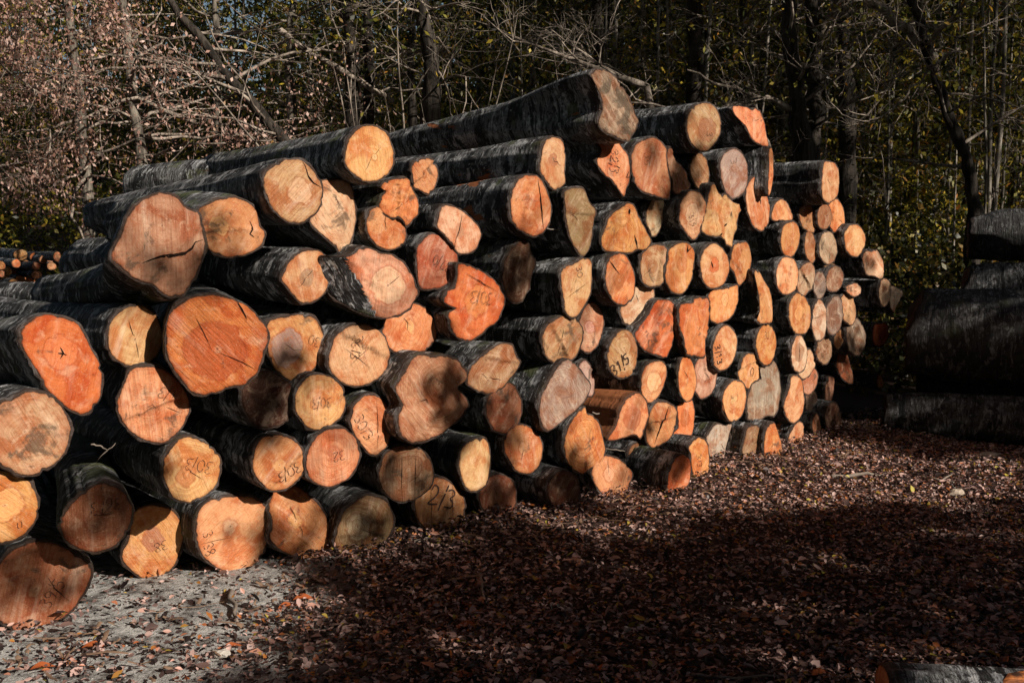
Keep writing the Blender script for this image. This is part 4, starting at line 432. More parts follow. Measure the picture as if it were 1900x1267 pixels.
    col = nt.mix(nt.math('MULTIPLY', nt.map(sp, .66, .74), .6), col, nt.mix(1., tint, (.3, .2, .16), 'MULTIPLY'))
    ch = nt.noise(nt.vmath('ADD', tco, (5.2, 3.1, 8.)).outputs[0], 190., 2, .5)
    col = nt.mix(nt.math('MULTIPLY', nt.map(ch, .60, .70), .35), col, nt.mix(.5, col, (.85, .7, .55)))
    # inner bark line at the rim
    ed = nt.attr('edge', 'GEOMETRY').outputs['Fac']
    edn = nt.math('ADD', ed, nt.math('MULTIPLY', nt.math('SUBTRACT', big2, .5), .16))
    col = nt.mix(nt.math('MULTIPLY', nt.map(edn, .86, 1.0), .55), col, nt.mix(1., tint, (.48, .32, .26), 'MULTIPLY'))
    col = nt.mix(nt.map(edn, .965, 1.0), col, (.035, .018, .012))
    h = nt.math('ADD', nt.math('ADD', nt.math('MULTIPLY', saw, .5), nt.math('MULTIPLY', saww, .8)), nt.math('ADD', nt.math('MULTIPLY', mid, .5), nt.math('MULTIPLY', rings, .25)))
    nt.bsdf(col, .78, nt.bump(h, .012, .9), .18)
    return nt.m

def mat_bark():
    nt = NT('beech_bark')
    tc, tco, rnd = objcoord(nt)
    moss = nt.attr('moss').outputs['Fac']; peel = nt.attr('peel').outputs['Fac']
    m1 = nt.n('ShaderNodeMapping'); nt.set(m1.inputs['Vector'], tco); m1.inputs['Scale'].default_value = (1.6, 1.6, 9)
    band = nt.noise(m1.outputs[0], 2.6, 5, .6, .5)
    m2 = nt.n('ShaderNodeMapping'); nt.set(m2.inputs['Vector'], tco); m2.inputs['Scale'].default_value = (5, 5, 34)
    fine = nt.noise(m2.outputs[0], 2.6, 4, .65, .3)
    blot = nt.noise(tco, 5., 5, .62, .4)
    lic = nt.noise(tco, 17., 5, .65, .3)
    base = nt.mix(rnd, (.050, .050, .054), (.082, .080, .078))
    pale = nt.attr('pale').outputs['Fac']
    base = nt.mix(nt.math('MULTIPLY', pale, .8), base, nt.mix(lic, (.16, .165, .17), (.36, .36, .355)))
    m4 = nt.n('ShaderNodeMapping'); nt.set(m4.inputs['Vector'], tco); m4.inputs['Scale'].default_value = (3.0, 3.0, 6.5)
    pat = nt.noise(m4.outputs[0], 1.9, 9, .66, .7)
    m5 = nt.n('ShaderNodeMapping'); nt.set(m5.inputs['Vector'], tco); m5.inputs['Scale'].default_value = (7, 7, 40)
    dash = nt.noise(m5.outputs[0], 2.2, 5, .6, .2)
    lit = nt.mix(nt.map(lic, .42, .58), (.20, .205, .22), (.52, .525, .535))
    col = nt.mix(nt.map(nt.math('SUBTRACT', blot, nt.math('MULTIPLY', pale, .05)), .46, .54), base, (.024, .023, .024))
    col = nt.mix(nt.math('MULTIPLY', nt.map(pat, .525, .555), .95), col, lit)
    col = nt.mix(nt.math('MULTIPLY', nt.map(fine, .60, .635), .9), col, (.46, .47, .49))
    col = nt.mix(nt.math('MULTIPLY', nt.map(dash, .57, .60), .85), col, (.018, .017, .017))
    col = nt.mix(nt.math('MULTIPLY', nt.map(band, .56, .585), .9), col, (.014, .014, .015))
    col = nt.mix(nt.math('MULTIPLY', nt.map(lic, .63, .65), .8), col, (.50, .51, .50))
    col = nt.mix(nt.math('MULTIPLY', nt.map(nt.noise(tco, 46., 5, .65), .57, .61), .8), col, (.010, .010, .010))
    vo = nt.n('ShaderNodeTexVoronoi'); nt.set(vo.inputs['Vector'], nt.vmath('ADD', tco, nt.vmath('MULTIPLY', nt.n('ShaderNodeTexCoord').outputs['Object'], (0, 0, 0)).outputs[0]).outputs[0]); vo.inputs['Scale'].default_value = 4.6
    kd = nt.math('ADD', vo.outputs['Distance'], nt.math('MULTIPLY', nt.math('SUBTRACT', lic, .5), .16))
    col = nt.mix(nt.map(kd, .07, .11, .9, 0.), col, (.022, .015, .012))
    col = nt.mix(nt.math('MULTIPLY', nt.map(kd, .02, .045, .9, 0.), 1.), col, (.13, .075, .045))
    # moss and green algae
    mn = nt.noise(nt.vmath('ADD', tco, (3, 8, 1)).outputs[0], 7., 5, .62)
    col = nt.mix(nt.math('MULTIPLY', nt.map(nt.math('ADD', mn, nt.math('MULTIPLY', moss, .16)), .60, .74), .75), col, (.085, .10, .035))
    # peeled patches showing the orange wood
    pm0 = nt.n('ShaderNodeMapping'); nt.set(pm0.inputs['Vector'], tco); pm0.inputs['Scale'].default_value = (6, 6, 2.6)
    pn = nt.noise(pm0.outputs[0], 1., 5, .6, .4)
    pm = nt.map(nt.math('SUBTRACT', pn, nt.math('SUBTRACT', .735, nt.math('MULTIPLY', peel, .42))), 0., .02)
    m3 = nt.n('ShaderNodeMapping'); nt.set(m3.inputs['Vector'], tco); m3.inputs['Scale'].default_value = (34, 34, 3)
    grain = nt.noise(m3.outputs[0], 1., 4)
    pc = nt.mix(grain, (.20, .06, .025), (.46, .17, .06))
    col = nt.mix(pm, col, pc)
    col = nt.mix(nt.math('MULTIPLY', nt.attr('shade_tone').outputs['Fac'], .78), col, (.018, .018, .019))  # puts the side-on stack's shade into its bark colour
    rimb = nt.attr('rimb', 'GEOMETRY').outputs['Fac']
    col = nt.mix(nt.math('MULTIPLY', rimb, .92), col, (.040, .022, .015))
    h = nt.math('ADD', nt.math('ADD', nt.math('MULTIPLY', band, .8), nt.math('MULTIPLY', fine, .6)), nt.math('SUBTRACT', nt.math('MULTIPLY', lic, .6), nt.math('MULTIPLY', pm, .8)))
    nt.bsdf(col, .72, nt.bump(h, .022, 1.), .3)
    return nt.m

def mat_flat(name, col, rough=.8, spec=.2, vary=0., scale=20., bump=0.):
    nt = NT(name); tc, tco, rnd = objcoord(nt)
    n = nt.noise(tco, scale, 5, .6)
    c = nt.mix(nt.math('MULTIPLY', n, vary), col, tuple(v*.3 for v in col)) if vary else col
    nt.bsdf(c, rough, nt.bump(n, bump, 1.) if bump else None, spec)
    return nt.m

def mat_treebark(name, dark, light, bump=.03):
    nt = NT(name); tc, tco, rnd = objcoord(nt)
    m = nt.n('ShaderNodeMapping'); nt.set(m.inputs['Vector'], tco); m.inputs['Scale'].default_value = (11, 11, 2.2)
    n = nt.noise(m.outputs[0], 1.6, 6, .65, .4)
    l = nt.noise(tco, 4., 5, .6)
    col = nt.mix(nt.map(n, .38, .66), dark, light)
    col = nt.mix(nt.math('MULTIPLY', nt.map(l, .5, .7), .6), col, tuple(v*1.5 for v in light))
    nt.bsdf(col, .85, nt.bump(n, bump, .8), .15)
    return nt.m

def mat_leaf(name, stops, trans=.35, rough=.6):
    nt = NT(name)
    v = nt.attr('rnd', 'GEOMETRY').outputs['Fac']
    col = nt.ramp(v, stops)
    d = nt.n('ShaderNodeBsdfDiffuse'); nt.set(d.inputs[0], col)
    g = nt.n('ShaderNodeBsdfGlossy'); g.inputs['Roughness'].default_value = .45; g.inputs[0].default_value = (1, 1, 1, 1)
    t = nt.n('ShaderNodeBsdfTranslucent'); nt.set(t.inputs[0], col)
    mx = nt.n('ShaderNodeMixShader'); mx.inputs[0].default_value = trans
    nt.t.links.new(d.outputs[0], mx.inputs[1]); nt.t.links.new(t.outputs[0], mx.inputs[2])
    m2 = nt.n('ShaderNodeMixShader'); m2.inputs[0].default_value = .03
    nt.t.links.new(mx.outputs[0], m2.inputs[1]); nt.t.links.new(g.outputs[0], m2.inputs[2])
    nt.t.links.new(m2.outputs[0], nt.out.inputs[0])
    return nt.m

def mat_ground():
    nt = NT('forest_soil')
    pos = nt.n('ShaderNodeNewGeometry').outputs['Position']
    sx = nt.n('ShaderNodeSeparateXYZ'); nt.set(sx.inputs[0], pos)
    n1 = nt.noise(pos, 1.3, 5, .6); n2 = nt.noise(pos, 9., 6, .68); n3 = nt.noise(pos, 60., 4, .7); n4 = nt.noise(pos, 210., 3, .6)
    soil = nt.mix(n2, (.018, .011, .009), (.075, .046, .038))
    soil = nt.mix(nt.math('MULTIPLY', nt.map(n3, .52, .68), .7), soil, (.15, .088, .07))
    grit = nt.mix(nt.map(n2, .36, .64), (.26, .255, .245), (.60, .595, .575))
    grit = nt.mix(nt.math('MULTIPLY', nt.map(n3, .5, .68), .7), grit, (.07, .065, .06))
    grit = nt.mix(nt.math('MULTIPLY', nt.map(n4, .58, .68), .8), grit, (.45, .44, .42))
    # the bare grey patch of crushed stone at the near left
    e = nt.math('ADD', nt.math('ADD', nt.math('MULTIPLY', sx.outputs[0], 1.35), nt.math('MULTIPLY', sx.outputs[1], .28)), nt.math('MULTIPLY', nt.math('SUBTRACT', n1, .5), 1.3))
    gm = nt.map(e, -.15, .55, 1., 0.)
    far = nt.map(sx.outputs[1], 5.5, 8., 1., 0.)
    gm = nt.math('MULTIPLY', nt.math('MULTIPLY', gm, far), nt.map(nt.math('ADD', nt.math('MULTIPLY', n2, .7), nt.math('MULTIPLY', n3, .3)), .36, .50))
    col = nt.mix(gm, soil, grit)
    nt.bsdf(col, .92, nt.bump(nt.math('ADD', n2, nt.math('ADD', nt.math('MULTIPLY', n3, .6), nt.math('MULTIPLY', n4, .35))), .03, .8), .12)
    return nt.m

M_WOOD = mat_wood(); M_BARK = mat_bark()
M_CRACK = mat_flat('crack_shadow', (.014, .008, .006), .95, .05)
M_INK = mat_flat('black_crayon', (.045, .024, .018), .6, .2)
M_GROUND = mat_ground()
M_TRUNK = mat_treebark('dark_tree_bark', (.014, .012, .010), (.062, .052, .043))
M_TRUNKP = mat_treebark('pale_tree_bark', (.055, .048, .040), (.22, .195, .16))
M_SAP = mat_treebark('sapling_bark', (.05, .045, .037), (.30, .27, .23), .01)
M_BRANCH = mat_treebark('grey_twig_bark', (.085, .068, .055), (.36, .305, .255), .006)
M_STICK = mat_flat('dead_stick', (.30, .25, .21), .8, .1, .6, 60, .002)
M_PINK = mat_leaf('withered_beech_leaves', [(0, (.11, .055, .042)), (.25, (.33, .175, .13)), (.60, (.62, .375, .30)), (.93, (.78, .56, .48)), (1, (.5, .27, .08))], .42)
M_GREEN = mat_leaf('autumn_green_leaves', [(0, (.016, .022, .007)), (.40, (.060, .075, .014)), (.66, (.26, .24, .035)), (.90, (.60, .46, .05)), (1, (.55, .2, .04))], .45)
M_DARKL = mat_leaf('dark_wood_leaves', [(0, (.010, .012, .006)), (.50, (.040, .045, .013)), (.82, (.19, .165, .034)), (1, (.34, .18, .045))], .4)
M_SHADEL = mat_leaf('shade_crown_leaves', [(0, (.014, .018, .007)), (.7, (.03, .036, .012)), (1, (.06, .055, .018))], .12)
M_LITTER = mat_leaf('leaf_litter_colours', [(0, (.020, .014, .013)), (.30, (.065, .040, .037)), (.52, (.24, .145, .125)), (.76, (.68, .47, .42)), (.93, (.40, .12, .035)), (.975, (.36, .17, .04)), (1, (.42, .36, .06))], .12)
M_STONE = mat_flat('pale_stone', (.62, .58, .52), .7, .2, .35, 30, .004)
M_GRIT = mat_flat('grey_grit', (.42, .41, .39), .8, .1, .6, 30)
M_RUST = mat_flat('rust_leaf', (.42, .11, .035), .6, .2, .5, 40, .002)
M_CHIP = mat_flat('fresh_wood_chip', (.55, .45, .36), .8, .1, .5, 50, .003)

# =====================================================================  terrain
def gz(x, y):
    z = .020*fbm(x*.9, y*.9, 3.1) + .010*fbm(x*3.1, y*3.1, 1.7)
    y0 = 13 + 12*sstep(3.2, 6.5, -x)
    if y > y0: z += .16*(y-y0)**1.05 * min(1, (y-y0)/6) + .35*min(1, (y-y0)/8)*fbm(x*.12, y*.12, 8.)
    z -= .16*sstep(2.8, 4.6, x)*sstep(6.6, 8.4, y)*sstep(12.9, 11, y)
    return z

def build_ground():
    def axis(a, b, fine0, fine1, df, dc):
        xs = []; x = a
        while x < b:
            xs.append(x); x += df if fine0 <= x < fine1 else dc
        return xs + [b]
    xs = axis(-90, 90, -5, 7, .10, 2.2); ys = axis(-60, 130, 1.8, 11, .10, 2.2)
    V = [(x, y, gz(x, y)) for y in ys for x in xs]; nx = len(xs)
    Fc = [(j*nx+i, j*nx+i+1, (j+1)*nx+i+1, (j+1)*nx+i) for j in range(len(ys)-1) for i in range(nx-1)]
    o = mesh_obj('ground', V, Fc, M_GROUND); tag(o, kind='structure')
build_ground()

def leaf_quads(P, size, rs, flat=0., droop=0., aspect=.5, two=False):
    """diamond leaves at points P. flat: 0 random tilt .. 1 lying level; droop: hanging tips"""
    n = len(P)
    d = rs.normal(size=(n, 3)); d[:, 2] *= (1-flat); d[:, 2] -= droop*1.5
    d /= np.linalg.norm(d, axis=1)[:, None]+1e-9
    u = rs.normal(size=(n, 3)); u[:, 2] += flat*4*np.sign(rs.random(n)-.0)
    s = np.cross(d, u); s /= np.linalg.norm(s, axis=1)[:, None]+1e-9
    nn = np.cross(s, d)
    L = (size*(.6+.8*rs.random(n)))[:, None]
    W = L*aspect*(.7+.6*rs.random(n))[:, None]
    if not two:
        V = np.stack([P-d*L*.5, P+s*W*.5+nn*L*.06, P+d*L*.5, P-s*W*.5+nn*L*.06], 1).reshape(-1, 3)
        return V, np.arange(n*4).reshape(-1, 4)
    c = (rs.random(n)*.35-.05)[:, None]*L
    V = np.stack([P-d*L*.5, P-d*L*.12+s*W*.5+nn*c*.8, P+d*L*.2+s*W*.42+nn*c, P+d*L*.55+nn*c*.3,
                  P+d*L*.2-s*W*.42+nn*c, P-d*L*.12-s*W*.5+nn*c*.8], 1).reshape(-1, 3)
    b = np.arange(n)[:, None]*6
    Fq = np.concatenate([b+np.array([0, 1, 2, 3]), b+np.array([0, 3, 4, 5])], 0)
    return V, Fq

# =====================================================================  logs
def catmull(p, n):
    k = len(p); seg = []
    per = [math.dist(p[i], p[(i+1) % k]) for i in range(k)]; tot = sum(per)
    out = []
    for j in range(n):
        s = tot*j/n; i = 0
        while s > per[i] and i < k-1: s -= per[i]; i += 1
        t = s/max(per[i], 1e-9)
        p0, p1, p2, p3 = p[i-1], p[i], p[(i+1) % k], p[(i+2) % k]
        out.append(tuple(.5*((2*b)+(-a+c)*t+(2*a-5*b+4*c-d)*t*t+(-a+3*b-3*c+d)*t**3) for a, b, c, d in zip(p0, p1, p2, p3)))
    return out

GLYPH = {'0': [[(.3, 1), (.05, .75), (.05, .25), (.3, 0), (.55, .25), (.55, .75), (.3, 1)]],
 '1': [[(.1, .75), (.32, 1), (.3, 0)]],
 '2': [[(.05, .75), (.2, .98), (.45, .95), (.52, .7), (.3, .38), (.03, .03), (.58, .05)]],
 '3': [[(.06, .92), (.35, 1), (.53, .78), (.25, .54), (.5, .35), (.42, .06), (.03, .04)]],
 '4': [[(.4, 1), (.04, .36), (.58, .38)], [(.42, .62), (.4, 0)]],
 '5': [[(.53, 1), (.12, .96), (.1, .56), (.42, .6), (.54, .3), (.33, .02), (.04, .08)]],
 '6': [[(.46, 1), (.14, .66), (.05, .3), (.25, 0), (.52, .2), (.42, .46), (.1, .36)]],
 '7': [[(.04, .95), (.55, .98), (.22, 0)]],
 '8': [[(.3, .52), (.07, .78), (.3, 1), (.52, .78), (.3, .52), (.04, .24), (.3, 0), (.56, .24), (.3, .52)]],
 '9': [[(.5, .62), (.22, .5), (.06, .76), (.28, 1), (.52, .82), (.5, .5), (.36, 0)]],
 '/': [[(.08, -.25), (.38, 1.2)]]}

def ribbon(V, Fc, pts, w, zf, lift, taper=False, skip=0.):
    # densify, then one mitred strip
    q = []
    for a, b in zip(pts[:-1], pts[1:]):
        m = max(1, int(math.dist(a, b)/.012))
        q += [(a[0]+(b[0]-a[0])*i/m, a[1]+(b[1]-a[1])*i/m) for i in range(m)]
    q.append(pts[-1]); b0 = len(V); k = len(q)
    for i, p in enumerate(q):
        a, b = q[max(0, i-1)], q[min(k-1, i+1)]
        dx, dy = b[0]-a[0], b[1]-a[1]; l = math.hypot(dx, dy) or 1
        ww = w*.5*(.75+.5*rng.random())
        if taper: ww *= max(.15, min(1, 2.2*min(i+.6, k-1-i+.6)/k))
        for s in (1, -1):
            x, y = p[0]-dy/l*ww*s, p[1]+dx/l*ww*s
            V.append((x, y, zf(x, y)+lift))
    for i in range(k-1):
        if skip and rng.random() < skip: continue
        Fc.append((b0+2*i, b0+2*i+1, b0+2*i+3, b0+2*i+2))

def build_log(center, yaw, colour, label, outline, pith, opt, marks=(), cracks=(), category='log', group='felled logs stacked in the big pile', K=64, small=False):
    r0 = random.Random(hash(label) & 0 or sum(map(ord, label)))
    y = R(yaw)
    M = Matrix(((math.cos(y), 0, math.sin(y), center[0]), (math.sin(y), 0, -math.cos(y), center[1]), (0, 1, 0, center[2]), (0, 0, 0, 1)))
    root = empty('felled_log', mat=M); tag(root, label, category, group)
    jag = opt.get('jag', 0)
    pts = catmull(outline, K)
    area = .5*abs(sum(a[0]*b[1]-b[0]*a[1] for a, b in zip(pts, pts[1:]+pts[:1])))
    rad = math.sqrt(area/math.pi)
    sd = r0.uniform(0, 90)
    amp = .05 if jag else (.022 if opt.get('rough') else .009)
    pts = [(a*(1+amp*fbm(a*26/1, b*26, sd)), b*(1+amp*fbm(a*26, b*26, sd))) for a, b in pts]
    if not small:
        pts = [(a*k, b*k) for (a, b), k in ((p, 1 + (.0040*fbm(p[0]*23, p[1]*23, sd+3) + .0012*r0.uniform(-1, 1) - (.011*r0.random() if r0.random() < .05 else 0))/rad) for p in pts)]
    fac = opt.get('facet'); rough = opt.get('rough', 0)
    fd = (math.cos(R(fac[0])), math.sin(R(fac[0]))) if fac else None
    tilt = (r0.uniform(-.05, .05), r0.uniform(-.06, .06))
    hinge = None
    if not small and not fac and not jag and r0.random() < .5:
        ha = r0.uniform(0, 6.28); hinge = (math.cos(ha), math.sin(ha), r0.uniform(-.45, .5)*rad, r0.uniform(.006, .016))
    def zf(x, yy):
        z = .004*fbm(x*14, yy*14, sd) + tilt[0]*x + tilt[1]*yy
        if hinge:
            d = x*hinge[0]+yy*hinge[1]-hinge[2] + .012*fbm(x*11, yy*11, sd+8)
            z += hinge[3]*(.5-sstep(-.004, .010, d)) + hinge[3]*.9*math.exp(-(d/.011)**2)*max(0, fbm(x*45, yy*45, sd+4)+.25)
        if rough: z += .016*fbm(x*9, yy*9, sd+5) + .008*abs(fbm(x*24, yy*24, sd+2))
        if fac:
            d = x*fd[0]+yy*fd[1]-fac[1]
            if d > 0: z -= fac[2]*d
        return z
    # ---- cut face
    ts = [.0]+[k/16 for k in range(1, 16)]+[.975, 1.0] if not small else [0, .5, .95, 1.]
    V = [(0, 0, zf(0, 0))]; ed = [0.]
    for t in ts[1:]:
        for a, b in pts:
            V.append((a*t, b*t, zf(a*t, b*t) - (.004 if t == 1. else 0))); ed.append(t)
    Fc = [(0, 1+j, 1+(j+1) % K) for j in range(K)]
    for i in range(len(ts)-2):
        b0 = 1+i*K
        Fc += [(b0+j, b0+K+j, b0+K+(j+1) % K, b0+(j+1) % K) for j in range(K)]
    mi = [0]*len(Fc)
    if opt.get('facetbark'):
        for f_i, f in enumerate(Fc):
            cx = sum(V[k][0] for k in f)/len(f); cy = sum(V[k][1] for k in f)/len(f)
            if cx*fd[0]+cy*fd[1]-fac[1] > .004: mi[f_i] = 2
    cracks = list(cracks)
    if not cracks and not marks and not small and not jag and r0.random() < .6:
        a0 = r0.uniform(0, 6.28)
        for c_ in range(r0.choice([1, 1, 2])):
            a1 = a0+c_*r0.uniform(1.8, 3.6); l1 = r0.uniform(.45, .85)*rad
            cracks.append(([(pith[0]*.9+l1*t_*math.cos(a1)+r0.uniform(-.006, .006), pith[1]*.9+l1*t_*math.sin(a1)+r0.uniform(-.006, .006)) for t_ in (.04, .3, .6, .85)], r0.uniform(.0018, .004)))
    for n_i, (pl, w) in enumerate(cracks):
        m0 = len(Fc)
        pl = [pl[0]] + [(p[0]+r0.uniform(-.003, .003), p[1]+r0.uniform(-.003, .003)) for p in pl[1:]]
        ribbon(V, Fc, pl, w, zf, .0022 + .0006*n_i + (.004 if rough else 0), True)
        mi += [1]*(len(Fc)-m0); ed += [0.]*(len(V)-len(ed))
    face = mesh_obj('cut_face', V, Fc, [M_WOOD, M_CRACK, M_BARK], root, True, mi, {'edge': ('POINT', ed)})
    t = WOOD[colour]; j = lambda c: tuple(max(.01, v*r0.uniform(.93, 1.07)) for v in c)
    face['tint'] = j(t)
    hc = WOOD[opt['hcol']] if 'hcol' in opt else (tuple(min(.85, v*k) for v, k in zip(t, (1.12, 1.30, 1.45))) if r0.random() < .62 else tuple(v*k for v, k in zip(t, (.72, .55, .5))))
    face['heart_tint'] = j(hc)
    face['pith'] = (float(pith[0]), float(pith[1]), 0.)
    hr = opt.get('heart', 0. if opt.get('nopith') else r0.choice([0., .22, .3, .42, .5]))
    face['prm'] = (rad, float(hr), float(opt.get('stain', r0.choice([.08, .22, .38, .52]))))
    face['prm2'] = (r0.uniform(-.9, .9), float(opt.get('rings', r0.choice([0, .2, .5]))), float(opt.get('saw', r0.choice([0, .2, .5]))))
    # ---- writing
    if marks:
        V = []; Fc = []; nst = 0
        for text, cu, cv, h, rot, w in marks:
            a = R(-rot); ca, sa = math.cos(a), math.sin(a)
            adv = [.40 if c == '/' else .68 for c in text]; W = sum(adv)
            x0 = -W/2
            for c, ad in zip(text, adv):
                for st in GLYPH[c]:
                    pl = [((x0+px+r0.uniform(-.03, .03))*h, (py-.5+r0.uniform(-.03, .03))*h) for px, py in st]
                    pl = catmull_open(pl)
                    pl = [(cu+px*ca-py*sa, cv+px*sa+py*ca) for px, py in pl]
                    ribbon(V, Fc, pl, w*.72 if w < .006 else w, zf, .0030 + .0004*nst + (.004 if rough else 0), skip=.13 if w < .006 else .04); nst += 1
                x0 += ad
        mesh_obj('written_mark', V, Fc, M_INK, face, False)
    # ---- bark and body
    body = opt.get('body', .94); Lg = opt.get('length', r0.uniform(2.6, 3.4))
    zs = [0, -.004, -.03, -.09, -.18, -.3, -.45, -.62, -.85] + [-.85-(Lg-.85)*k/7 for k in range(1, 8)]
    if small: zs = [0, -.004, -.05, -.3, -Lg*.5, -Lg]
    Rb = rad*body; shf = opt.get('shift', (0, 0)); tlt = opt.get('tilt', 0.); bend = opt.get('bend', (r0.uniform(-.05, .05), r0.uniform(-.03, .05))); thick = .007
    V = []; Fc = []
    for i, z in enumerate(zs):
        w = sstep(.02, opt.get('morph', .75), -z); f = -z/Lg
        for a, b in pts:
            l = math.hypot(a, b) or 1e-6; ang = math.atan2(b, a)
            rr = l*(1-w) + Rb*(1-opt.get('taper', .10)*f)*w
            lump = .05*rad*fbm(math.cos(ang)*1.2+sd, math.sin(ang)*1.2, z*1.4) + .018*rad*fbm(math.cos(ang)*4+sd, math.sin(ang)*4, z*4.)
            th = 0 if i == 0 else (thick*.8 if i == 1 else thick)
            th *= .55 + 1.5*max(0, .5+fbm(math.cos(ang)*3+sd, math.sin(ang)*3, 2.)) if i else 0
            rr = rr + th + lump*sstep(.0, .3, -z)
            zb = zf(a, b)*(1-w)
            V.append((a/l*rr + bend[0]*math.sin(f*2.6) + shf[0]*w, b/l*rr + bend[1]*math.sin(f*2.6) + shf[1]*w + tlt*(-z), z + zb - (.004 if i == 0 else .0) + (.004*r0.random() if i == 1 else 0)))
    n = len(zs)
    for i in range(n-1):
        Fc += [(i*K+j, (i+1)*K+j, (i+1)*K+(j+1) % K, i*K+(j+1) % K) for j in range(K)]
    mi = [0]*len(Fc); Fc.append(tuple(range((n-1)*K, n*K))[::-1]); mi.append(1)
    bk = mesh_obj('bark', V, Fc, [M_BARK, M_ENDW], root, True, mi, {'rimb': ('POINT', [1. if k < 2*K else (.6 if k < 3*K and not small else 0.) for k in range(len(V))])})
    bk['shade_tone'] = float(opt.get('shade_tone', 0)); bk['pale'] = float(opt.get('pale', r0.choice([0, 0, 0, .25, .45]))); bk['moss'] = float(opt.get('moss', r0.choice([0, 0, .2, .5]))); bk['peel'] = float(opt.get('peel', r0.choice([0, 0, 0, .08, .12])))
    return root

def catmull_open(p):
    if len(p) < 3: return p
    q = [p[0]]+list(p)+[p[-1]]; out = []
    for i in range(len(p)-1):
        a, b, c, d = q[i:i+4]
        for k in range(4):
            t = k/4
            out.append(tuple(.5*((2*B)+(-A+Cc)*t+(2*A-5*B+4*Cc-D)*t*t+(-A+3*B-3*Cc+D)*t**3) for A, B, Cc, D in zip(a, b, c, d)))
    return out+[p[-1]]

M_ENDW = mat_flat('hidden_log_end', (.34, .19, .10), .85, .1, .5, 12)

for key, c, yaw, col, label, outl, pith, opt in LOGS:
    build_log(c, yaw, col, label, outl, pith, opt, [m[1:] for m in MARKS if m[0] == key], [k[1:] for k in CRACKS if k[0] == key])

def ell(rx, ry, n=14, k=.06, s=0):
    q = random.Random(s); ph = q.uniform(0, 6)
    return [(rx*(1+k*math.sin(2*a+ph))*math.cos(a), ry*(1+k*math.sin(3*a+ph))*math.sin(a)) for a in (2*math.pi*i/n for i in range(n))]

# little stack of poles far off at the left
for i, ((c, rx, ry), lab) in enumerate(FAR_STACK):
    build_log(c, 40+3*math.sin(i*1.7), ['y', 'o', 's', 'y2', 's4', 'ro3'][(i*5) % 6], lab, ell(rx, ry, s=i), (0, 0), dict(length=3.5, body=.95), group='small logs in the far stack', K=20, small=True)

for i in range(24):
    row, k = divmod(i, 8)
    c = (-11.1+.33*k+.12*(row % 2)+.05*math.sin(i*2.3), 20.1+.25*math.sin(i*1.9), .13+.235*row)
    build_log(c, 40+3*math.sin(i*1.3), ['o', 't', 'y2', 's4'][i % 4], "log in the lower rows of the far little stack, under the visible ones", ell(.13, .125, s=40+i), (0, 0), dict(length=3.5, body=.95), group='small logs in the far stack', K=20, small=True)

# loose logs around the big pile
build_log((-4.769, 9.5, 1.03), 38, 'o', "lone orange log with pale heart lying between the far little stack and big pile", ell(.115, .092, s=3), (0.0, -.01), dict(length=2.5, heart=.6, hcol='p2'), group='logs lying behind the pile')
build_log((-1.952, 5.3, 1.48), 44, 't', "grey log body showing behind the broad flared log with the black split", ell(.13, .13, s=4), (0, 0), dict(length=.95), group='logs lying behind the pile')
build_log((-3.743, 8, 1.138), 60, 't', "smooth grey log body between the lone orange log and the flared log", ell(.13, .11, s=5), (0, 0), dict(length=1.4), group='logs lying behind the pile')
build_log((-1.524, 5.9, 1.924), 64, 't', "pale curved log body lying behind the long grey log with the curved rim crack", ell(.15, .15, s=6), (0, 0), dict(length=.95, body=1.0, pale=.6), group='logs lying behind the pile')
build_log((-2.522, 4.9, 1.06), 44, 't', "grey log with a pale peeled patch behind the slanted red-orange oval", ell(.12, .12, s=7), (0, 0), dict(length=1.5, peel=.2), group='logs lying behind the pile')
build_log((2.564, 8.3, 2.077), 44, 'b', "middle ridged dark log body left of the upright tan end", ell(.10, .10, s=8), (0, 0), dict(length=2.4), group='logs lying behind the pile')
build_log((2.536, 8.2, 1.963), 44, 'b', "lower ridged dark log body left of the upright tan end", ell(.11, .09, s=9), (0, 0), dict(length=2.4), group='logs lying behind the pile')

# stack of big logs seen side-on at the right, shade painted into bark and ends
G2 = 'big logs lying side-on at the right'
build_log((3.644, 8.9, 0.749), -113, 'd3', "huge mossy dark log lying side-on at the right edge", ell(.40, .385, n=20, k=.12, s=11), (0, 0), dict(length=6, body=1.06, morph=.5, moss=.5, shade_tone=.8, rough=1, pale=.2, facet=(75, .16, .6)), group=G2)
build_log((3.336, 8.6, 0.063), -111, 'd3', "dark log with pale blotched bark lying lowest at the right edge", ell(.165, .16, s=12, k=.12), (0, 0), dict(length=6, body=1.3, morph=.35, rough=1, moss=.2, shade_tone=.6, pale=.4), group=G2)
build_log((4.403, 9.5, 1.172), -115, 'd3', "pale-topped log behind the huge mossy one with a bark scar", ell(.185, .19, s=13, k=.14), (0, 0), dict(length=6, body=1.2, morph=.3, peel=.16, shade_tone=.25, pale=.7, rough=1, bend=(0, 0), facet=(60, .06, .6)), group=G2)
build_log((4.491, 9.6, 1.677), -115, 'd3', "black shaded log topping the dark side-on stack at right", ell(.20, .20, s=14, k=.14), (0, 0), dict(length=6, body=1.2, morph=.3, shade_tone=.95, rough=1, bend=(0, 0), facet=(110, .08, .6)), group=G2)
build_log((3.868, 9.2, 0.241), -113, 'd3', "shaded log wedged between the huge mossy log and the lowest one", ell(.2, .2, s=16), (0, 0), dict(length=6, body=1., shade_tone=1), group=G2)
corner = build_log((1.142, 2.86, 0.166), -96, 'o', "grey log with a long orange peeled strip in the bottom right corner", ell(.105, .105, s=15), (0, 0), dict(length=2.6, body=1.0, peel=.1, pale=.8, bend=(0, 0)), group='single log by the viewer')
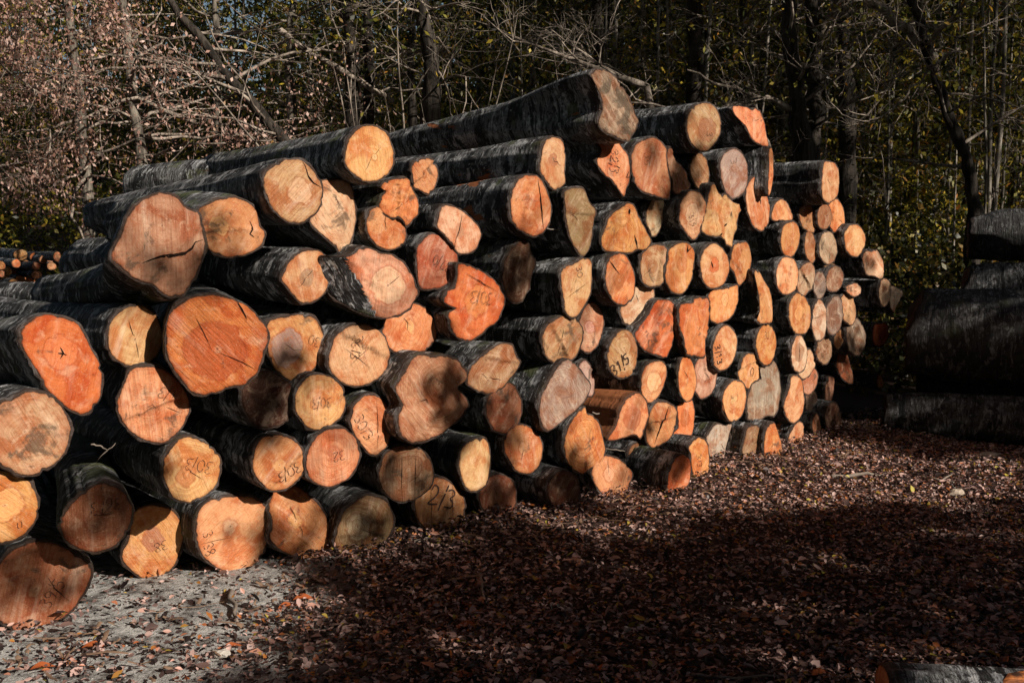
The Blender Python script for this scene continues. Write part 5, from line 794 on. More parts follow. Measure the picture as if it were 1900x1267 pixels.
def peeled_strip(root):
    V = []; Fc = []; nz, na = 30, 9
    for i in range(nz+1):
        z = -.20-1.5*i/nz; lo = R(26+10*fbm(z*5, 1, 1)); hi = R(74+26*fbm(z*6, 3, 2)) if i not in (0, nz) else lo+.05
        if i in (1, 2): hi = lo+(hi-lo)*.6
        for k in range(na+1):
            a = lo+(hi-lo)*k/na; rr = .1235+.003*fbm(z*9, a*7, 5) - (.006 if k in (0, na) else 0)
            V.append((rr*math.cos(a), rr*math.sin(a), z))
    for i in range(nz):
        for k in range(na): Fc.append((i*(na+1)+k, i*(na+1)+k+1, (i+1)*(na+1)+k+1, (i+1)*(na+1)+k))
    o = mesh_obj('peeled_strip', V, Fc, M_PEEL, root); o['label'] = 'orange strip where the bark is torn off'
def mat_peel():
    nt = NT('barkless_wood'); tc, tco, rnd = objcoord(nt)
    m = nt.n('ShaderNodeMapping'); nt.set(m.inputs['Vector'], tco); m.inputs['Scale'].default_value = (30, 30, 4)
    g = nt.noise(m.outputs[0], 1.5, 6, .65, .5); b = nt.noise(tco, 12., 5, .6)
    col = nt.mix(nt.map(g, .35, .65), (.16, .045, .018), (.58, .20, .06)); col = nt.mix(nt.map(b, .52, .62), col, (.07, .03, .018))
    nt.bsdf(col, .6, nt.bump(g, .01, .8), .3); return nt.m
M_PEEL = mat_peel()
peeled_strip(corner)

# =====================================================================  litter, sticks, stones
def litter():
    rs = np.random.default_rng(3)
    pts = []
    n = 0
    N = 600000
    y = 2.3 + (12.5-2.3)*rs.random(N)**1.35
    half = (.56*y+.35)
    lft = np.minimum(half+.9, 9.); half = half+1.6
    x = -lft+rs.random(N)*(lft+half)
    # behind the pile face nothing is seen
    side = (x-.3)*.676 + (y-5.8)*(-.737)        # signed distance in front of the face line
    keep = side > -.55
    e = 1.35*x + .28*y
    nz = np.array([fbm(a*1.3, b*1.3, 4.) for a, b in zip(x, y)])
    nz2 = np.array([fbm(a*.55, b*.55, 14.) for a, b in zip(x, y)])
    bare = np.clip((.80-(e+nz*1.3))/1.5, 0, 1)
    keep &= rs.random(N) > bare*.90
    keep &= rs.random(N) > np.clip(.25-nz2*.8, 0, .6)
    x, y, bare = x[keep], y[keep], bare[keep]
    z = np.array([gz(a, b) for a, b in zip(x, y)]) + .006 + rs.random(len(x))**2*.022 + .055*rs.random(len(x))*np.exp(-((side[keep]-.02)/.13)**2)
    P = np.stack([x, y, z], 1)
    sz = np.where(rs.random(len(x)) < .05, .048, .025)
    V, Fq = leaf_quads(P, sz, rs, flat=.66, aspect=.52, two=True)
    r = rs.random(len(x)); r = np.concatenate([r, np.clip(r+.03*rs.normal(size=len(r)), 0, 1)])
    o = np_mesh('leaf_litter', V, Fq, M_LITTER, rnd=r)
    tag(o, "pinkish brown fallen leaves scattered over the whole clearing floor", 'fallen leaves', kind='stuff')
    # grit on the bare patch
    N = 2200
    y = 2.3+3.2*rs.random(N); x = -2.6+3.2*rs.random(N)
    k = (1.35*x+.28*y < .9); x, y = x[k], y[k]
    V = []; Fc = []
    for a, b in zip(x, y):
        s = .0025+.008*rs.random()**4; c = (a, b, gz(a, b)+s*.2); b0 = len(V)
        for dx, dy, dz in ((1, 0, 0), (0, 1, 0), (-1, 0, 0), (0, -1, 0), (0, 0, 1)):
            q = s*(.7+.6*rs.random()); V.append((c[0]+dx*q, c[1]+dy*q, c[2]+dz*q*.7))
        Fc += [(b0, b0+1, b0+4), (b0+1, b0+2, b0+4), (b0+2, b0+3, b0+4), (b0+3, b0, b0+4)]
    o = mesh_obj('grit', V, Fc, M_GRIT, smooth=False)
    tag(o, "fine pale stone grit on the bare grey ground at lower left", 'grit', kind='stuff')
litter()

def debris():
    """torn bark, splinters and twigs trodden in along the foot of the pile and over the clearing"""
    q2 = random.Random(314); V = []; Fc = []
    for i in range(520):
        if i < 330:
            t = q2.uniform(-3.2, 4.2); o_ = abs(q2.gauss(0, .35)) + .02
            x, y = .3+.733*t+.676*o_, 5.75+.68*t-.737*o_
        else:
            y = q2.uniform(2.4, 8.5); x = q2.uniform(-.55, .55)*y
            if (x-.3)*.676-(y-5.8)*.737 < .1: continue
        L2 = q2.uniform(.02, .09) if q2.random() < .85 else q2.uniform(.1, .24); w2 = q2.uniform(.003, .012); a = q2.uniform(0, 6.28)
        z = gz(x, y)+.02; b = len(V); n = 4
        for k in range(n+1):
            u = (k/n-.5)*L2; ww = w2*(1-.5*abs(k/n-.5))*q2.uniform(.7, 1.2); bx = x+u*math.cos(a)+q2.gauss(0, .003); by = y+u*math.sin(a)+q2.gauss(0, .003); bz = z+.006*math.sin(k*1.3+i)
            for s_, h in ((1, 0), (0, .5), (-1, 0)): V.append((bx-math.sin(a)*ww*s_, by+math.cos(a)*ww*s_, bz+h*w2))
        for k in range(n): Fc += [(b+3*k, b+3*k+1, b+3*k+4, b+3*k+3), (b+3*k+1, b+3*k+2, b+3*k+5, b+3*k+4)]
    o = mesh_obj('bark_debris', V, Fc, M_DEBRIS); tag(o, "torn bark strips and splinters strewn along the foot of the pile", 'bark debris', kind='stuff')
M_DEBRIS = mat_flat('torn_bark', (.34, .22, .15), .85, .1, .85, 26, .002)
debris()

def stick(label, pts, r, mat=M_STICK, name='stick', cat='stick', forks=()):
    V = []; Fc = []
    p = [Vector(q) for q in pts]; q2 = []
    for a, b in zip(p[:-1], p[1:]):
        for k in range(4): q2.append(a.lerp(b, k/4) + Vector((rng.uniform(-1, 1), rng.uniform(-1, 1), rng.uniform(-1, 1)))*r*.8)
    q2.append(p[-1])
    tube(V, Fc, q2, [r*(1-.6*i/len(q2)) for i in range(len(q2))], 6)
    for i, d in forks:
        a = q2[i]; L2 = [a, a+Vector(d)*.5+Vector((0, 0, .004)), a+Vector(d)]
        tube(V, Fc, L2, [r*.6, r*.5, r*.2], 5)
    o = mesh_obj(name, V, Fc, mat); tag(o, label, cat); return o

def on_ground(xy, dz=.015): return (xy[0], xy[1], gz(*xy)+dz)
stick("pale crooked stick lying upright in view on the dark leaf litter", [on_ground((-0.170, 4.505)), on_ground((-0.145, 4.356), .03), on_ground((-0.111, 4.117))], .010)
stick("long thin stick lying flat near the bottom edge of the photo", [on_ground((0.655, 3.388)), on_ground((0.757, 3.362), .025), on_ground((0.874, 3.362)), on_ground((1.034, 3.379))], .007)
stick("grey stick in the sunlit leaf strip at the right", [on_ground((2.147, 6.430)), on_ground((2.376, 6.461), .03), on_ground((2.534, 6.492))], .016)
stick("bent branch crossing the edge of the sunlit leaf strip at the right", [on_ground((2.791, 6.492)), on_ground((2.787, 6.354), .03), on_ground((2.902, 6.250))], .013, forks=((6, (.12, .1, .02)),))
stick("pale peeled stick lying on the grey ground below the knobbed peach log", [on_ground((-1.277, 4.264)), on_ground((-1.202, 4.053), .02), on_ground((-1.138, 3.885))], .013)
stick("small stick beside the bottom log with clear rings", [on_ground((-0.511, 4.989)), on_ground((-0.431, 5.046), .02)], .010)
stick("thin twig lying across the golden pointed oval log", [(0.353, 6.120, 0.159), (0.471, 6.188, 0.247), (0.606, 6.324, 0.327)], .0045, forks=((4, (.02, -.02, .07)), (6, (.05, 0, -.05))), name='twig', cat='twig')
stick("dark twig poking over the peach log with the brown centre band", [(-0.421, 5.302, 1.672), (-0.353, 5.337, 1.702), (-0.264, 5.446, 1.741)], .005, forks=((2, (-.02, 0, -.06)),), name='twig', cat='twig')
stick("thin dry twig hanging below the leaf-shaped grey log", [(0.281, 5.959, 0.533), (0.290, 5.927, 0.420), (0.304, 5.966, 0.174)], .004, forks=((3, (.05, 0, -.06)),), name='twig', cat='twig')
stick("forked pale twig in the dark gap below the white-hearted log", [(-1.735, 3.935, 0.748), (-1.692, 3.947, 0.734), (-1.686, 3.980, 0.710), (-1.669, 4.023, 0.733)], .004, forks=((8, (-.05, 0, -.05)),), name='twig', cat='twig')
stick("curved grey twig between the golden pointed log and the bare-bodied log", [(0.520, 6.164, 0.495), (0.606, 6.271, 0.462), (0.674, 6.305, 0.427)], .005, name='twig', cat='twig')
stick("slender twig bridging the gap left of the dark shaded oval log", [(0.611, 6.220, 0.251), (0.716, 6.344, 0.214), (0.814, 6.406, 0.175)], .0045, name='twig', cat='twig')
stick("short pale twig sticking out right of the striped tall oval log", [(0.200, 5.844, 1.666), (0.262, 5.928, 1.661), (0.315, 5.950, 1.648)], .004, name='twig', cat='twig')

def lump(name, label, cat, c, s, mat, seed=0, flat=.5):
    V = []; Fc = []; nu, nv = 12, 7
    for j in range(nv+1):
        for i in range(nu):
            a = 2*math.pi*i/nu; b = -math.pi/2+math.pi*j/nv
            d = Vector((math.cos(a)*math.cos(b), math.sin(a)*math.cos(b), math.sin(b)))
            k = 1+.35*fbm(d.x*1.3+seed, d.y*1.3, d.z*1.3)
            V.append((c[0]+d.x*s[0]*k, c[1]+d.y*s[1]*k, c[2]+d.z*s[2]*k))
    for j in range(nv):
        for i in range(nu): Fc.append((j*nu+i, j*nu+(i+1) % nu, (j+1)*nu+(i+1) % nu, (j+1)*nu+i))
    o = mesh_obj(name, V, Fc, mat, smooth=False); tag(o, label, cat); return o

def big_leaf(label, xy, L=.09, rot=0., mat=M_RUST, curl=.35):
    V = []; Fc = []; n = 9
    z0 = gz(*xy)+.012
    for i in range(n):
        t = i/(n-1); w = L*.30*math.sin(math.pi*min(1, t*1.02+.02))**.8
        for k, s in enumerate((-1, -.5, 0, .5, 1)):
            px = (t-.5)*L; py = s*w; pz = curl*L*(abs(s)**1.5*.35*math.sin(math.pi*t) + .12*math.sin(t*5))
            c, sn = math.cos(rot), math.sin(rot)
            V.append((xy[0]+px*c-py*sn, xy[1]+px*sn+py*c, z0+pz+.002*rng.random()))
    for i in range(n-1):
        for k in range(4): Fc.append((i*5+k, i*5+k+1, (i+1)*5+k+1, (i+1)*5+k))
    o = mesh_obj('fallen_leaf', V, Fc, mat); tag(o, label, 'leaf', 'large rust-coloured leaves'); return o

g = (-1.107, 3.570); lump('stone', "flat white stone beside a rust leaf on the grey ground", 'stone', (g[0], g[1], gz(*g)+.012), (.040, .024, .016), M_STONE, 3)
g = (2.805, 5.999); lump('wood_chip', "pale wood chunk on the leaves near the right edge of the sunlit strip", 'wood chip', (g[0], g[1], gz(*g)+.02), (.055, .03, .028), M_CHIP, 5)
g = (3.558, 7.146); lump('wood_chip', "pale splinter of wood at the foot of the dark side-on logs", 'wood chip', (g[0], g[1], gz(*g)+.02), (.09, .04, .022), M_CHIP, 8)
g = (0.470, 3.856); lump('stone', "small white pebble in the shaded leaf litter", 'stone', (g[0], g[1], gz(*g)+.01), (.02, .014, .012), M_STONE, 9)
for lab, xy, L, rot in [("rust leaf leaning over the flat white stone", (-1.084, 3.635), .075, .5), ("rust leaf on the grey ground, upper of two right of the knobbed log", (-0.920, 4.169), .10, .25),
    ("curled rust leaf at the border of grey ground and litter", (-0.967, 4.066), .09, .6), ("rust leaf in the dark litter below the crooked stick", (-0.177, 3.856), .11, .2),
    ("orange leaf lying left of the long thin stick", (0.652, 3.479), .08, -.3), ("orange leaf just right of the long thin stick's end", (1.123, 3.384), .085, .3),
    ("rust leaf low in the litter near the bottom edge", (-0.171, 3.362), .09, .4), ("rust leaf at the very bottom left on grey ground", (-1.719, 3.424), .085, .5),
    ("dull red leaf on grey ground below the rust-brown corner log", (-1.609, 3.605), .09, .2), ("orange leaf in dark shade in the middle of the litter", (1.322, 4.196), .09, .3)]:
    big_leaf(lab, xy, L, rot)

# =====================================================================  trees
def rand_branch(q, p, d, length, rad, level, out, tips, sag=.0, wig=.22, kids=(6, 5), maxlev=2):
    n = max(4, int(length/.28)) if level < 2 else 5
    pts = [Vector(p)]; d = Vector(d).normalized(); seg = length/n
    for i in range(n):
        d = (d + Vector((q.gauss(0, wig), q.gauss(0, wig), q.gauss(0, wig)*.8 - sag))).normalized()
        pts.append(pts[-1]+d*seg)
    out.append((pts, [rad*(1-.85*i/n)+.0012 for i in range(n+1)], level))
    if level >= maxlev-1: tips.extend(pts[1:])
    if level < maxlev:
        for k in range(kids[min(level, len(kids)-1)]):
            t = q.uniform(.2, .98); i = min(n-1, int(t*n)); b = pts[i].lerp(pts[i+1], t*n-i)
            dd = (pts[i+1]-pts[i]).normalized()
            ax = Vector((q.gauss(0, 1), q.gauss(0, 1), q.gauss(0, .6))).normalized()
            nd = (dd*.75 + ax*.8).normalized()
            rand_branch(q, b, nd, length*(1-.55*t)*q.uniform(.42, .7), max(.0022, rad*(1-.8*t)*.55), level+1, out, tips, sag, wig, kids, maxlev)

# lanes the low sun comes in by: to the pile, the pink beeches, the far little stack
PERP = Vector((-S_H[1], S_H[0], 0)); UPN = SUN.cross(PERP) if SUN.cross(PERP).z > 0 else PERP.cross(SUN)
def ab(P): v = Vector(P); return v.dot(PERP), v.dot(UPN)
def box_ab(x, y, z, m):
    c = [ab((a, b, d)) for a in x for b in y for d in z]
    return min(k[0] for k in c)-m, max(k[0] for k in c)+m, min(k[1] for k in c)-m, max(k[1] for k in c)+m
pile_pts = [ab((x, 5.8+(x-.3)*.916-.3, z)) for x in (-3, 4) for z in (0, 3.2)] + [ab((1., 2.8, .2)), ab((3.4, 6.4, 0)), ab((-2.5, 2.6, 0))]
KEEP = [(min(k[0] for k in pile_pts)-.7, max(k[0] for k in pile_pts)+.5, min(k[1] for k in pile_pts)-.6, max(k[1] for k in pile_pts)+.6), box_ab((-7.5, -1.5), (12.5, 14.5), (1.5, 6), .5), box_ab((-12.5, -8), (19, 26), (.2, 2.6), .3)]
WOODBOX = box_ab((-2, 8), (13.5, 19), (.5, 6), 0)
def make_tree(name, label, cat, trunk, radii, q, group=None, nbr=10, blen=2.2, br=.03, b0=.25, sag=0., kids=(6, 5), wig=.2, leaves=0, lsize=.07, lmat=None, spread=.22, droop=.3, tmat=None, bmat=None, extra=(), lean=None, bdir=None, maxlev=2, origin=None, clump=0):
    T = [Vector(p) for p in trunk]
    org = Vector(origin) if origin else T[0].copy()
    fine = []; fr = []
    for i in range(len(T)-1):
        for k in range(5):
            t = k/5; fine.append(T[i].lerp(T[i+1], t) + Vector((q.gauss(0, 1), q.gauss(0, 1), 0))*radii[i]*.16); fr.append(radii[i]+(radii[i+1]-radii[i])*t)
    fine.append(T[-1]); fr.append(radii[-1])
    root = empty(name, org); tag(root, label, cat, group)
    V = []; Fc = []
    tube(V, Fc, [p-org for p in fine], [r*(1+.10*q.gauss(0, 1)) for r in fr], 10)
    br_l = []; tips = []
    for pts, r0, r1 in extra:
        e = [Vector(p) for p in pts]; ee = []
        for a, b in zip(e[:-1], e[1:]):
            for k in range(4): ee.append(a.lerp(b, k/4)+Vector((q.gauss(0, 1), q.gauss(0, 1), q.gauss(0, 1)))*.018)
        ee.append(e[-1]); m = len(ee)
        br_l.append((ee, [r0+(r1-r0)*i/(m-1) for i in range(m)], 0))
        for k in range(7):
            i = q.randrange(1, m-1); dd = (ee[i+1]-ee[i]).normalized()
            rand_branch(q, ee[i], dd*.7+Vector((q.gauss(0, .6), q.gauss(0, .6), q.gauss(0, .6))), blen*q.uniform(.25, .6), r0*.3, 1, br_l, tips, sag, wig, kids, maxlev)
    for k in range(nbr):
        t = b0+(1-b0)*(k+q.random())/nbr; i = min(len(fine)-2, int(t*(len(fine)-1)))
        a = q.uniform(0, 2*math.pi)
        d = Vector((math.cos(a), math.sin(a), q.uniform(-.1, .7)))
        if bdir: d = d*.6+Vector(bdir)*q.uniform(.3, 1.1)
        rand_branch(q, fine[i], d, blen*q.uniform(.6, 1.25)*(1.1-.4*t), br*q.uniform(.6, 1.1), 0, br_l, tips, sag, wig, kids, maxlev)
    if clump:
        def inlane(p):
            a_, b_ = ab(p); k_ = KEEP[2]; return k_[0] < a_ < k_[1] and k_[2] < b_ < k_[3]
        def infront(p): return p.x < -.44*p.y and p.y < 19 and -.062 < (p.z-1.55)/p.y < .035
        br_l = [e for e in br_l if e[2] == 0 or not (inlane(e[0][0]) or inlane(e[0][-1]) or any(infront(Vector(p)) for p in e[0]))]
    VB = []; FB = []
    for pts, rad, lv in br_l: tube(VB, FB, [p-org for p in pts], rad, 5 if lv < 1 else 4 if lv == 1 else 3, False)
    mesh_obj('trunk', V, Fc, tmat or M_TRUNK, root)
    if VB: mesh_obj('branches', VB, FB, bmat or M_BRANCH, root)
    if leaves and tips:
        rs = np.random.default_rng(q.randrange(10**6))
        Tn = np.array([tuple(p-org) for p in tips])
        if clump: Tn = np.array([t for t in Tn if mnoise.noise(Vector((t[0]*1.5, t[1]*1.5, t[2]*1.9))) > -.22] or Tn)
        idx = rs.integers(0, len(Tn), leaves)
        P = Tn[idx]+rs.normal(size=(leaves, 3))*spread*np.array([1, 1, .75])
        if clump:
            Q = P+np.array(tuple(org)); qa = Q@np.array(tuple(PERP)); qb = Q@np.array(tuple(UPN)); k_ = KEEP[2]
            P = P[~((qa > k_[0]) & (qa < k_[1]) & (qb > k_[2]) & (qb < k_[3])) & ~((Q[:, 0] < -.44*Q[:, 1]) & (Q[:, 1] < 19) & ((Q[:, 2]-1.55)/Q[:, 1] > -.062) & ((Q[:, 2]-1.55)/Q[:, 1] < .035))]; leaves = len(P)
        Vl, Fl = leaf_quads(P, np.full(leaves, lsize), rs, flat=.0, droop=droop, aspect=.48)
        np_mesh('crown', Vl, Fl, lmat or M_GREEN, root, rs.random(leaves))
    return root

def copy_tree(o, parent=None):
    c = o.copy(); COL.objects.link(c)
    if parent is not None: c.parent = parent
    for ch in o.children: copy_tree(ch, c)
    return c

q = random.Random(23)
def foot(p):       # drop a point of the photo's line of sight to the terrain below it
    return (p[0], p[1], gz(p[0], p[1])-.15)

# --- withered pink beeches at the left
PK = dict(lmat=M_PINK, tmat=M_TRUNKP, lsize=.052, droop=.9, spread=.15, clump=1, kids=(8, 6), group='withered pink-brown beeches at the left')
p = (-5.09, 13.5, 2.802)
make_tree('beech_tree', "slanted sunlit trunk with pink-brown withered leaves behind the long grey log", 'tree', [foot(p), p, (-5.245, 13.6, 4.05), (-5.39, 13.8, 5.25), (-5.503, 14, 6.32)], [.09, .08, .065, .055, .03], q, nbr=22, blen=2.6, br=.028, b0=.25, sag=.02, leaves=16000, **PK)
p = (-6.714, 15.5, 1.891)
make_tree('beech_tree', "withered pink-brown beech at the left edge above the far little stack", 'tree', [foot(p), p, (-6.764, 15.5, 3.738), (-6.938, 15.5, 5.544), (-7.205, 15.5, 6.991)], [.10, .09, .08, .06, .03], q, nbr=26, blen=2.8, br=.028, b0=.35, sag=.04, leaves=20000, **PK)
p = (-6.967, 12.5, 1.825)
make_tree('beech_tree', "pink-leaved beech reaching in from beyond the left edge", 'tree', [foot(p), p, (-6.947, 12.5, 3.448), (-6.903, 12.7, 5.088), (-6.869, 13, 6.246)], [.10, .09, .08, .06, .03], q, nbr=20, blen=2.4, br=.03, b0=.35, sag=.03, bdir=(.8, 0, .1), leaves=13000, **PK)
p = (-2.155, 12.6, 1.827)
make_tree('beech_tree', "dark leaning limb slanting up left through the pink leaves", 'tree', [foot(p), p, (-2.963, 12.6, 2.99), (-3.565, 12.6, 3.665), (-4.353, 12.7, 4.689), (-4.878, 12.8, 5.448)], [.12, .11, .085, .07, .05, .03], q, nbr=16, blen=2.0, br=.025, b0=.35, sag=.0, leaves=6000, lmat=M_PINK, tmat=M_TRUNK, lsize=.052, droop=.9, clump=1, kids=(7, 6), group='withered pink-brown beeches at the left', extra=[([(-3.565, 12.6, 3.665), (-4.212, 12.5, 3.782), (-5.053, 12.4, 3.797), (-5.755, 12.3, 3.615)], .035, .008), ([(-4.061, 12.6, 3.126), (-4.73, 12.4, 3.433), (-5.532, 12.2, 3.076), (-6.103, 12, 2.922)], .035, .008)])
p = (-3.22, 14.5, 2.816)
make_tree('beech_tree', "upright pale trunk with sparse pink leaves left of the dark trunk cluster", 'tree', [foot(p), p, (-3.247, 14.5, 4.139), (-3.167, 14.5, 5.286), (-3.202, 14.6, 6.524)], [.08, .075, .06, .05, .03], q, nbr=18, blen=2.2, br=.025, b0=.25, leaves=8000, **PK)
p = (-4.675, 15.5, 2.904)
make_tree('beech_tree', "slim pink-leaved beech between the slanted trunk and the upright pale trunk", 'tree', [foot(p), p, (-4.584, 15.5, 4.564), (-4.629, 15.5, 5.867), (-4.663, 15.6, 7.186)], [.06, .055, .045, .04, .02], q, nbr=20, blen=2.4, br=.025, b0=.3, leaves=13000, **PK)
# --- dark trunks, middle
DK = dict(nbr=12, blen=1.9, br=.022, b0=.3, leaves=600, lsize=.07, lmat=M_GREEN, kids=(6, 5))
DG = 'dark trunks standing behind the pile'
for lab, pts, r, ex in [
 ("left trunk of the dark pair with a sloping limb running down right", [(-2.177, 13.5, 3.166), (-2.183, 13.5, 4.175), (-2.257, 13.5, 5.028), (-2.282, 13.6, 6.324)], .10, [([(-3.12, 13.4, 4.439), (-2.69, 13.4, 4.156), (-2.186, 13.4, 3.871), (-1.607, 13.4, 3.513)], .05, .04)]),
 ("right trunk of the dark pair, thin and straight", [(-1.991, 13.8, 3.202), (-1.993, 13.8, 4.16), (-2.024, 13.8, 5.106), (-2.02, 13.8, 6.394)], .085, []),
 ("thickest dark trunk left of the topmost log", [(-1.066, 13, 3.141), (-1.059, 13, 3.94), (-1.126, 13, 4.353), (-1.205, 13, 4.967), (-1.25, 13, 6.113)], .125, []),
 ("dark trunk rising right behind the topmost log's upper end", [(2.639, 14.2, 3.25), (2.635, 14.2, 4.311), (2.587, 14.2, 5.283), (2.58, 14.2, 6.534)], .13, []),
 ("rugged trunk left of the forked tree at right", [(3.632, 12.2, 2.417), (3.54, 12.2, 3.272), (3.414, 12.2, 3.987), (3.327, 12.2, 4.757), (3.259, 12.2, 5.832)], .125, [([(3.46, 12.2, 3.272), (3.099, 12.1, 3.388), (2.58, 12, 3.501), (2.12, 12, 3.692)], .04, .012), ([(3.185, 12.1, 2.607), (2.944, 12, 3.308), (2.532, 11.9, 3.23), (2.06, 11.8, 3.184), (1.34, 11.7, 3.264)], .03, .012)]),
 ("forked dark trunk with a bright sunlit limb at upper right", [(3.829, 12.5, 2.506), (3.828, 12.5, 3.448), (3.808, 12.5, 4.113), (3.704, 12.5, 4.901), (3.64, 12.5, 5.938)], .12, [([(3.83, 12.5, 4.047), (3.925, 12.4, 4.322), (4.05, 12.3, 4.59), (4.236, 12.3, 4.976)], .06, .045)]),
 ("straight black trunk right of the forked tree", [(4.441, 13, 2.474), (4.392, 13, 3.524), (4.322, 13, 4.353), (4.272, 13, 5.035), (4.237, 13, 6.113)], .115, []),
 ("lean dark trunk slanting down right to the side-on logs", [(5.462, 11.5, 1.991), (5.294, 11.5, 2.616), (5.028, 11.5, 3.235), (4.839, 11.5, 3.725), (4.606, 11.5, 4.392), (4.442, 11.5, 5.112)], .085, [([(4.901, 11.5, 3.725), (4.608, 11.5, 4.029), (4.288, 11.5, 4.272), (3.907, 11.5, 4.513)], .06, .05), ([(5.011, 11.2, 3.787), (4.805, 11.2, 3.639), (4.513, 11.2, 3.341), (4.338, 11.2, 3.131), (4.128, 11.2, 3.005), (3.853, 11.2, 2.999), (3.635, 11.2, 3.131), (3.534, 11.2, 3.43)], .016, .007), ([(4.222, 11.3, 3.986), (4.585, 11.3, 4.094), (5.081, 11.3, 3.927), (5.801, 11.3, 4.224)], .012, .006)]),
 ("thin dark trunk close left of the thickest dark one", [(-1.415, 14, 3.263), (-1.429, 14, 4.198), (-1.374, 14, 5.157), (-1.421, 14, 6.464)], .06, []),
 ("dark trunk in the middle of the wood above the long top log", [(1.325, 15, 3.668), (1.302, 15, 4.467), (1.262, 15, 5.415), (1.234, 15, 6.815)], .10, []),
 ("slim dark trunk above the pear-shaped log at the right", [(3.482, 14.6, 2.825), (3.41, 14.6, 4.234), (3.37, 14.6, 5.312), (3.323, 14.6, 6.675)], .07, [])]:
    rr = [r*1.08]+[r*(1-.12*i) for i in range(len(pts))]
    make_tree('forest_tree', lab, 'tree', [foot(pts[0])]+list(pts), rr, q, group=DG, extra=ex, **DK)
# many-stemmed hazel
p = (-1.436, 12.8, 2.944); base = foot(p)
root = empty('hazel_bush', base); tag(root, "many-stemmed bare hazel bush fanning up behind the bright round top log", 'bush')
V = []; Fc = []; st = []
for i in range(13):
    a = q.uniform(-1, 1); rand_branch(q, base, (a*.55, q.uniform(-.2, .4), 1), q.uniform(3.2, 5.4), .028, 0, st, [], 0, .07, (4, 3), 1)
for pts, rad, lv in st: tube(V, Fc, [x-Vector(base) for x in pts], rad, 5, False)
mesh_obj('stem', V, Fc, M_BRANCH, root)

# --- sunlit bare branches reaching over the pile in the centre
p = (1.907, 12.4, 2.431)
make_tree('bare_tree', "leafless young tree with pale branches fanning left above the topmost log", 'tree', [foot(p), p, (1.687, 12.4, 3.566), (1.271, 12.3, 3.68), (0.729, 12.2, 3.858), (-0.132, 12.2, 4.18)], [.06, .055, .045, .035, .025, .008], q, nbr=16, blen=1.5, br=.014, b0=.25, kids=(5, 4), tmat=M_BRANCH, bdir=(-.6, 0, .1))

# --- slender trees deeper in the wood: prototypes, then copies
protos = []
for i in range(6):
    h = 12+2*q.random(); ln = q.uniform(-.5, .5)
    tr = [(0, 0, -.3), (ln*.2, 0, h*.3), (ln*.6, .1, h*.65), (ln, 0, h)]
    o = make_tree('slender_tree', "slender tree standing among many alike in the dark wood behind the pile", 'tree', tr, [.062, .052, .042, .018], q, group='slender trees in the wood', nbr=20, blen=2.1, br=.018, b0=.10, leaves=3600, lsize=.12, lmat=[M_GREEN, M_GREEN, M_DARKL][i % 3], spread=.35, kids=(5, 4), tmat=M_TRUNK if i == 1 else M_TRUNKP, bmat=M_TRUNK if i % 3 else M_BRANCH, wig=.25)
    protos.append(o)
spots = []
tries = 0
while len(spots) < 150 and tries < 8000:
    tries += 1
    y = 16+34*q.random()**1.4; x = q.uniform(-.62, .62)*y*1.02
    if x < -5.6 and y < 25: continue
    if x < 0 and KEEP[2][0]-1.2 < ab((x, y, 0))[0] < KEEP[2][1]+1.2 and y < 25: continue
    if all((x-a)**2+(y-b)**2 > .8 for a, b in spots): spots.append((x, y))
for i, (x, y) in enumerate(spots):
    o = protos[i] if i < 6 else copy_tree(protos[i % 6])
    o.location = (x, y, gz(x, y)); o.rotation_euler = (0, 0, q.uniform(0, 6.28)); s = q.uniform(.75, 1.25); o.scale = (s, s, s*q.uniform(.9, 1.15))

# --- thin pale saplings at the wood's edge
sap = []
for i in range(4):
    h = 8+2*q.random(); ln = q.uniform(-.6, .6)
    sap.append(make_tree('sapling', "thin pale sapling among many alike at the wood's edge behind the pile", 'sapling', [(0, 0, -.3), (ln*.15, .05, h*.3), (ln*.5, 0, h*.65), (ln, 0, h)], [.028, .024, .019, .007], q, group="saplings at the wood's edge", nbr=9, blen=1.1, br=.009, b0=.2, leaves=420, lsize=.075, lmat=M_GREEN, spread=.14, kids=(4, 3), tmat=M_SAP, bmat=M_BRANCH, wig=.2))
sp2 = []; tries = 0
while len(sp2) < 95 and tries < 6000:
    tries += 1
    y = 13.2+9*q.random(); x = q.uniform(-.30, .60)*y
    if x < 0 and KEEP[2][0]-.6 < ab((x, y, 0))[0] < KEEP[2][1]+.6: continue
    if all((x-a)**2+(y-b)**2 > .16 for a, b in sp2): sp2.append((x, y))
for i, (x, y) in enumerate(sp2):
    o = sap[i] if i < 4 else copy_tree(sap[i % 4])
    o.location = (x, y, gz(x, y)); o.rotation_euler = (0, 0, q.uniform(0, 6.28)); k_ = q.uniform(.7, 1.3); o.scale = (k_, k_, k_)

# --- undergrowth and the far wood, as masses
def leaf_mass(name, label, cat, n, xr, yr, zr, size, mat, seed, thr=-.05, fs=.5):
    rs = np.random.default_rng(seed); P = []
    while len(P) < n:
        k = 4000
        x = rs.uniform(*xr, k); y = rs.uniform(*yr, k); zz = rs.random(k)**1.3
        for a, b, c in zip(x, y, zz):
            z = gz(a, b)+zr[0]+(zr[1]-zr[0])*c
            if not (a < -5.6 and b < 24.5) and fbm(a*fs, b*fs, z*fs) > thr+.25*c: P.append((a, b, z))
    P = np.array(P[:n]); V, Fq = leaf_quads(P, np.full(n, size), rs, droop=.15, aspect=.55)
    o = np_mesh(name, V, Fq, mat, rnd=rs.random(n)); tag(o, label, cat, kind='stuff'); return o
leaf_mass('undergrowth', "green and yellow leafy undergrowth along the foot of the wood", 'undergrowth', 60000, (-15, 15), (14.5, 22), (0, 3.2), .10, M_GREEN, 5, -.02)
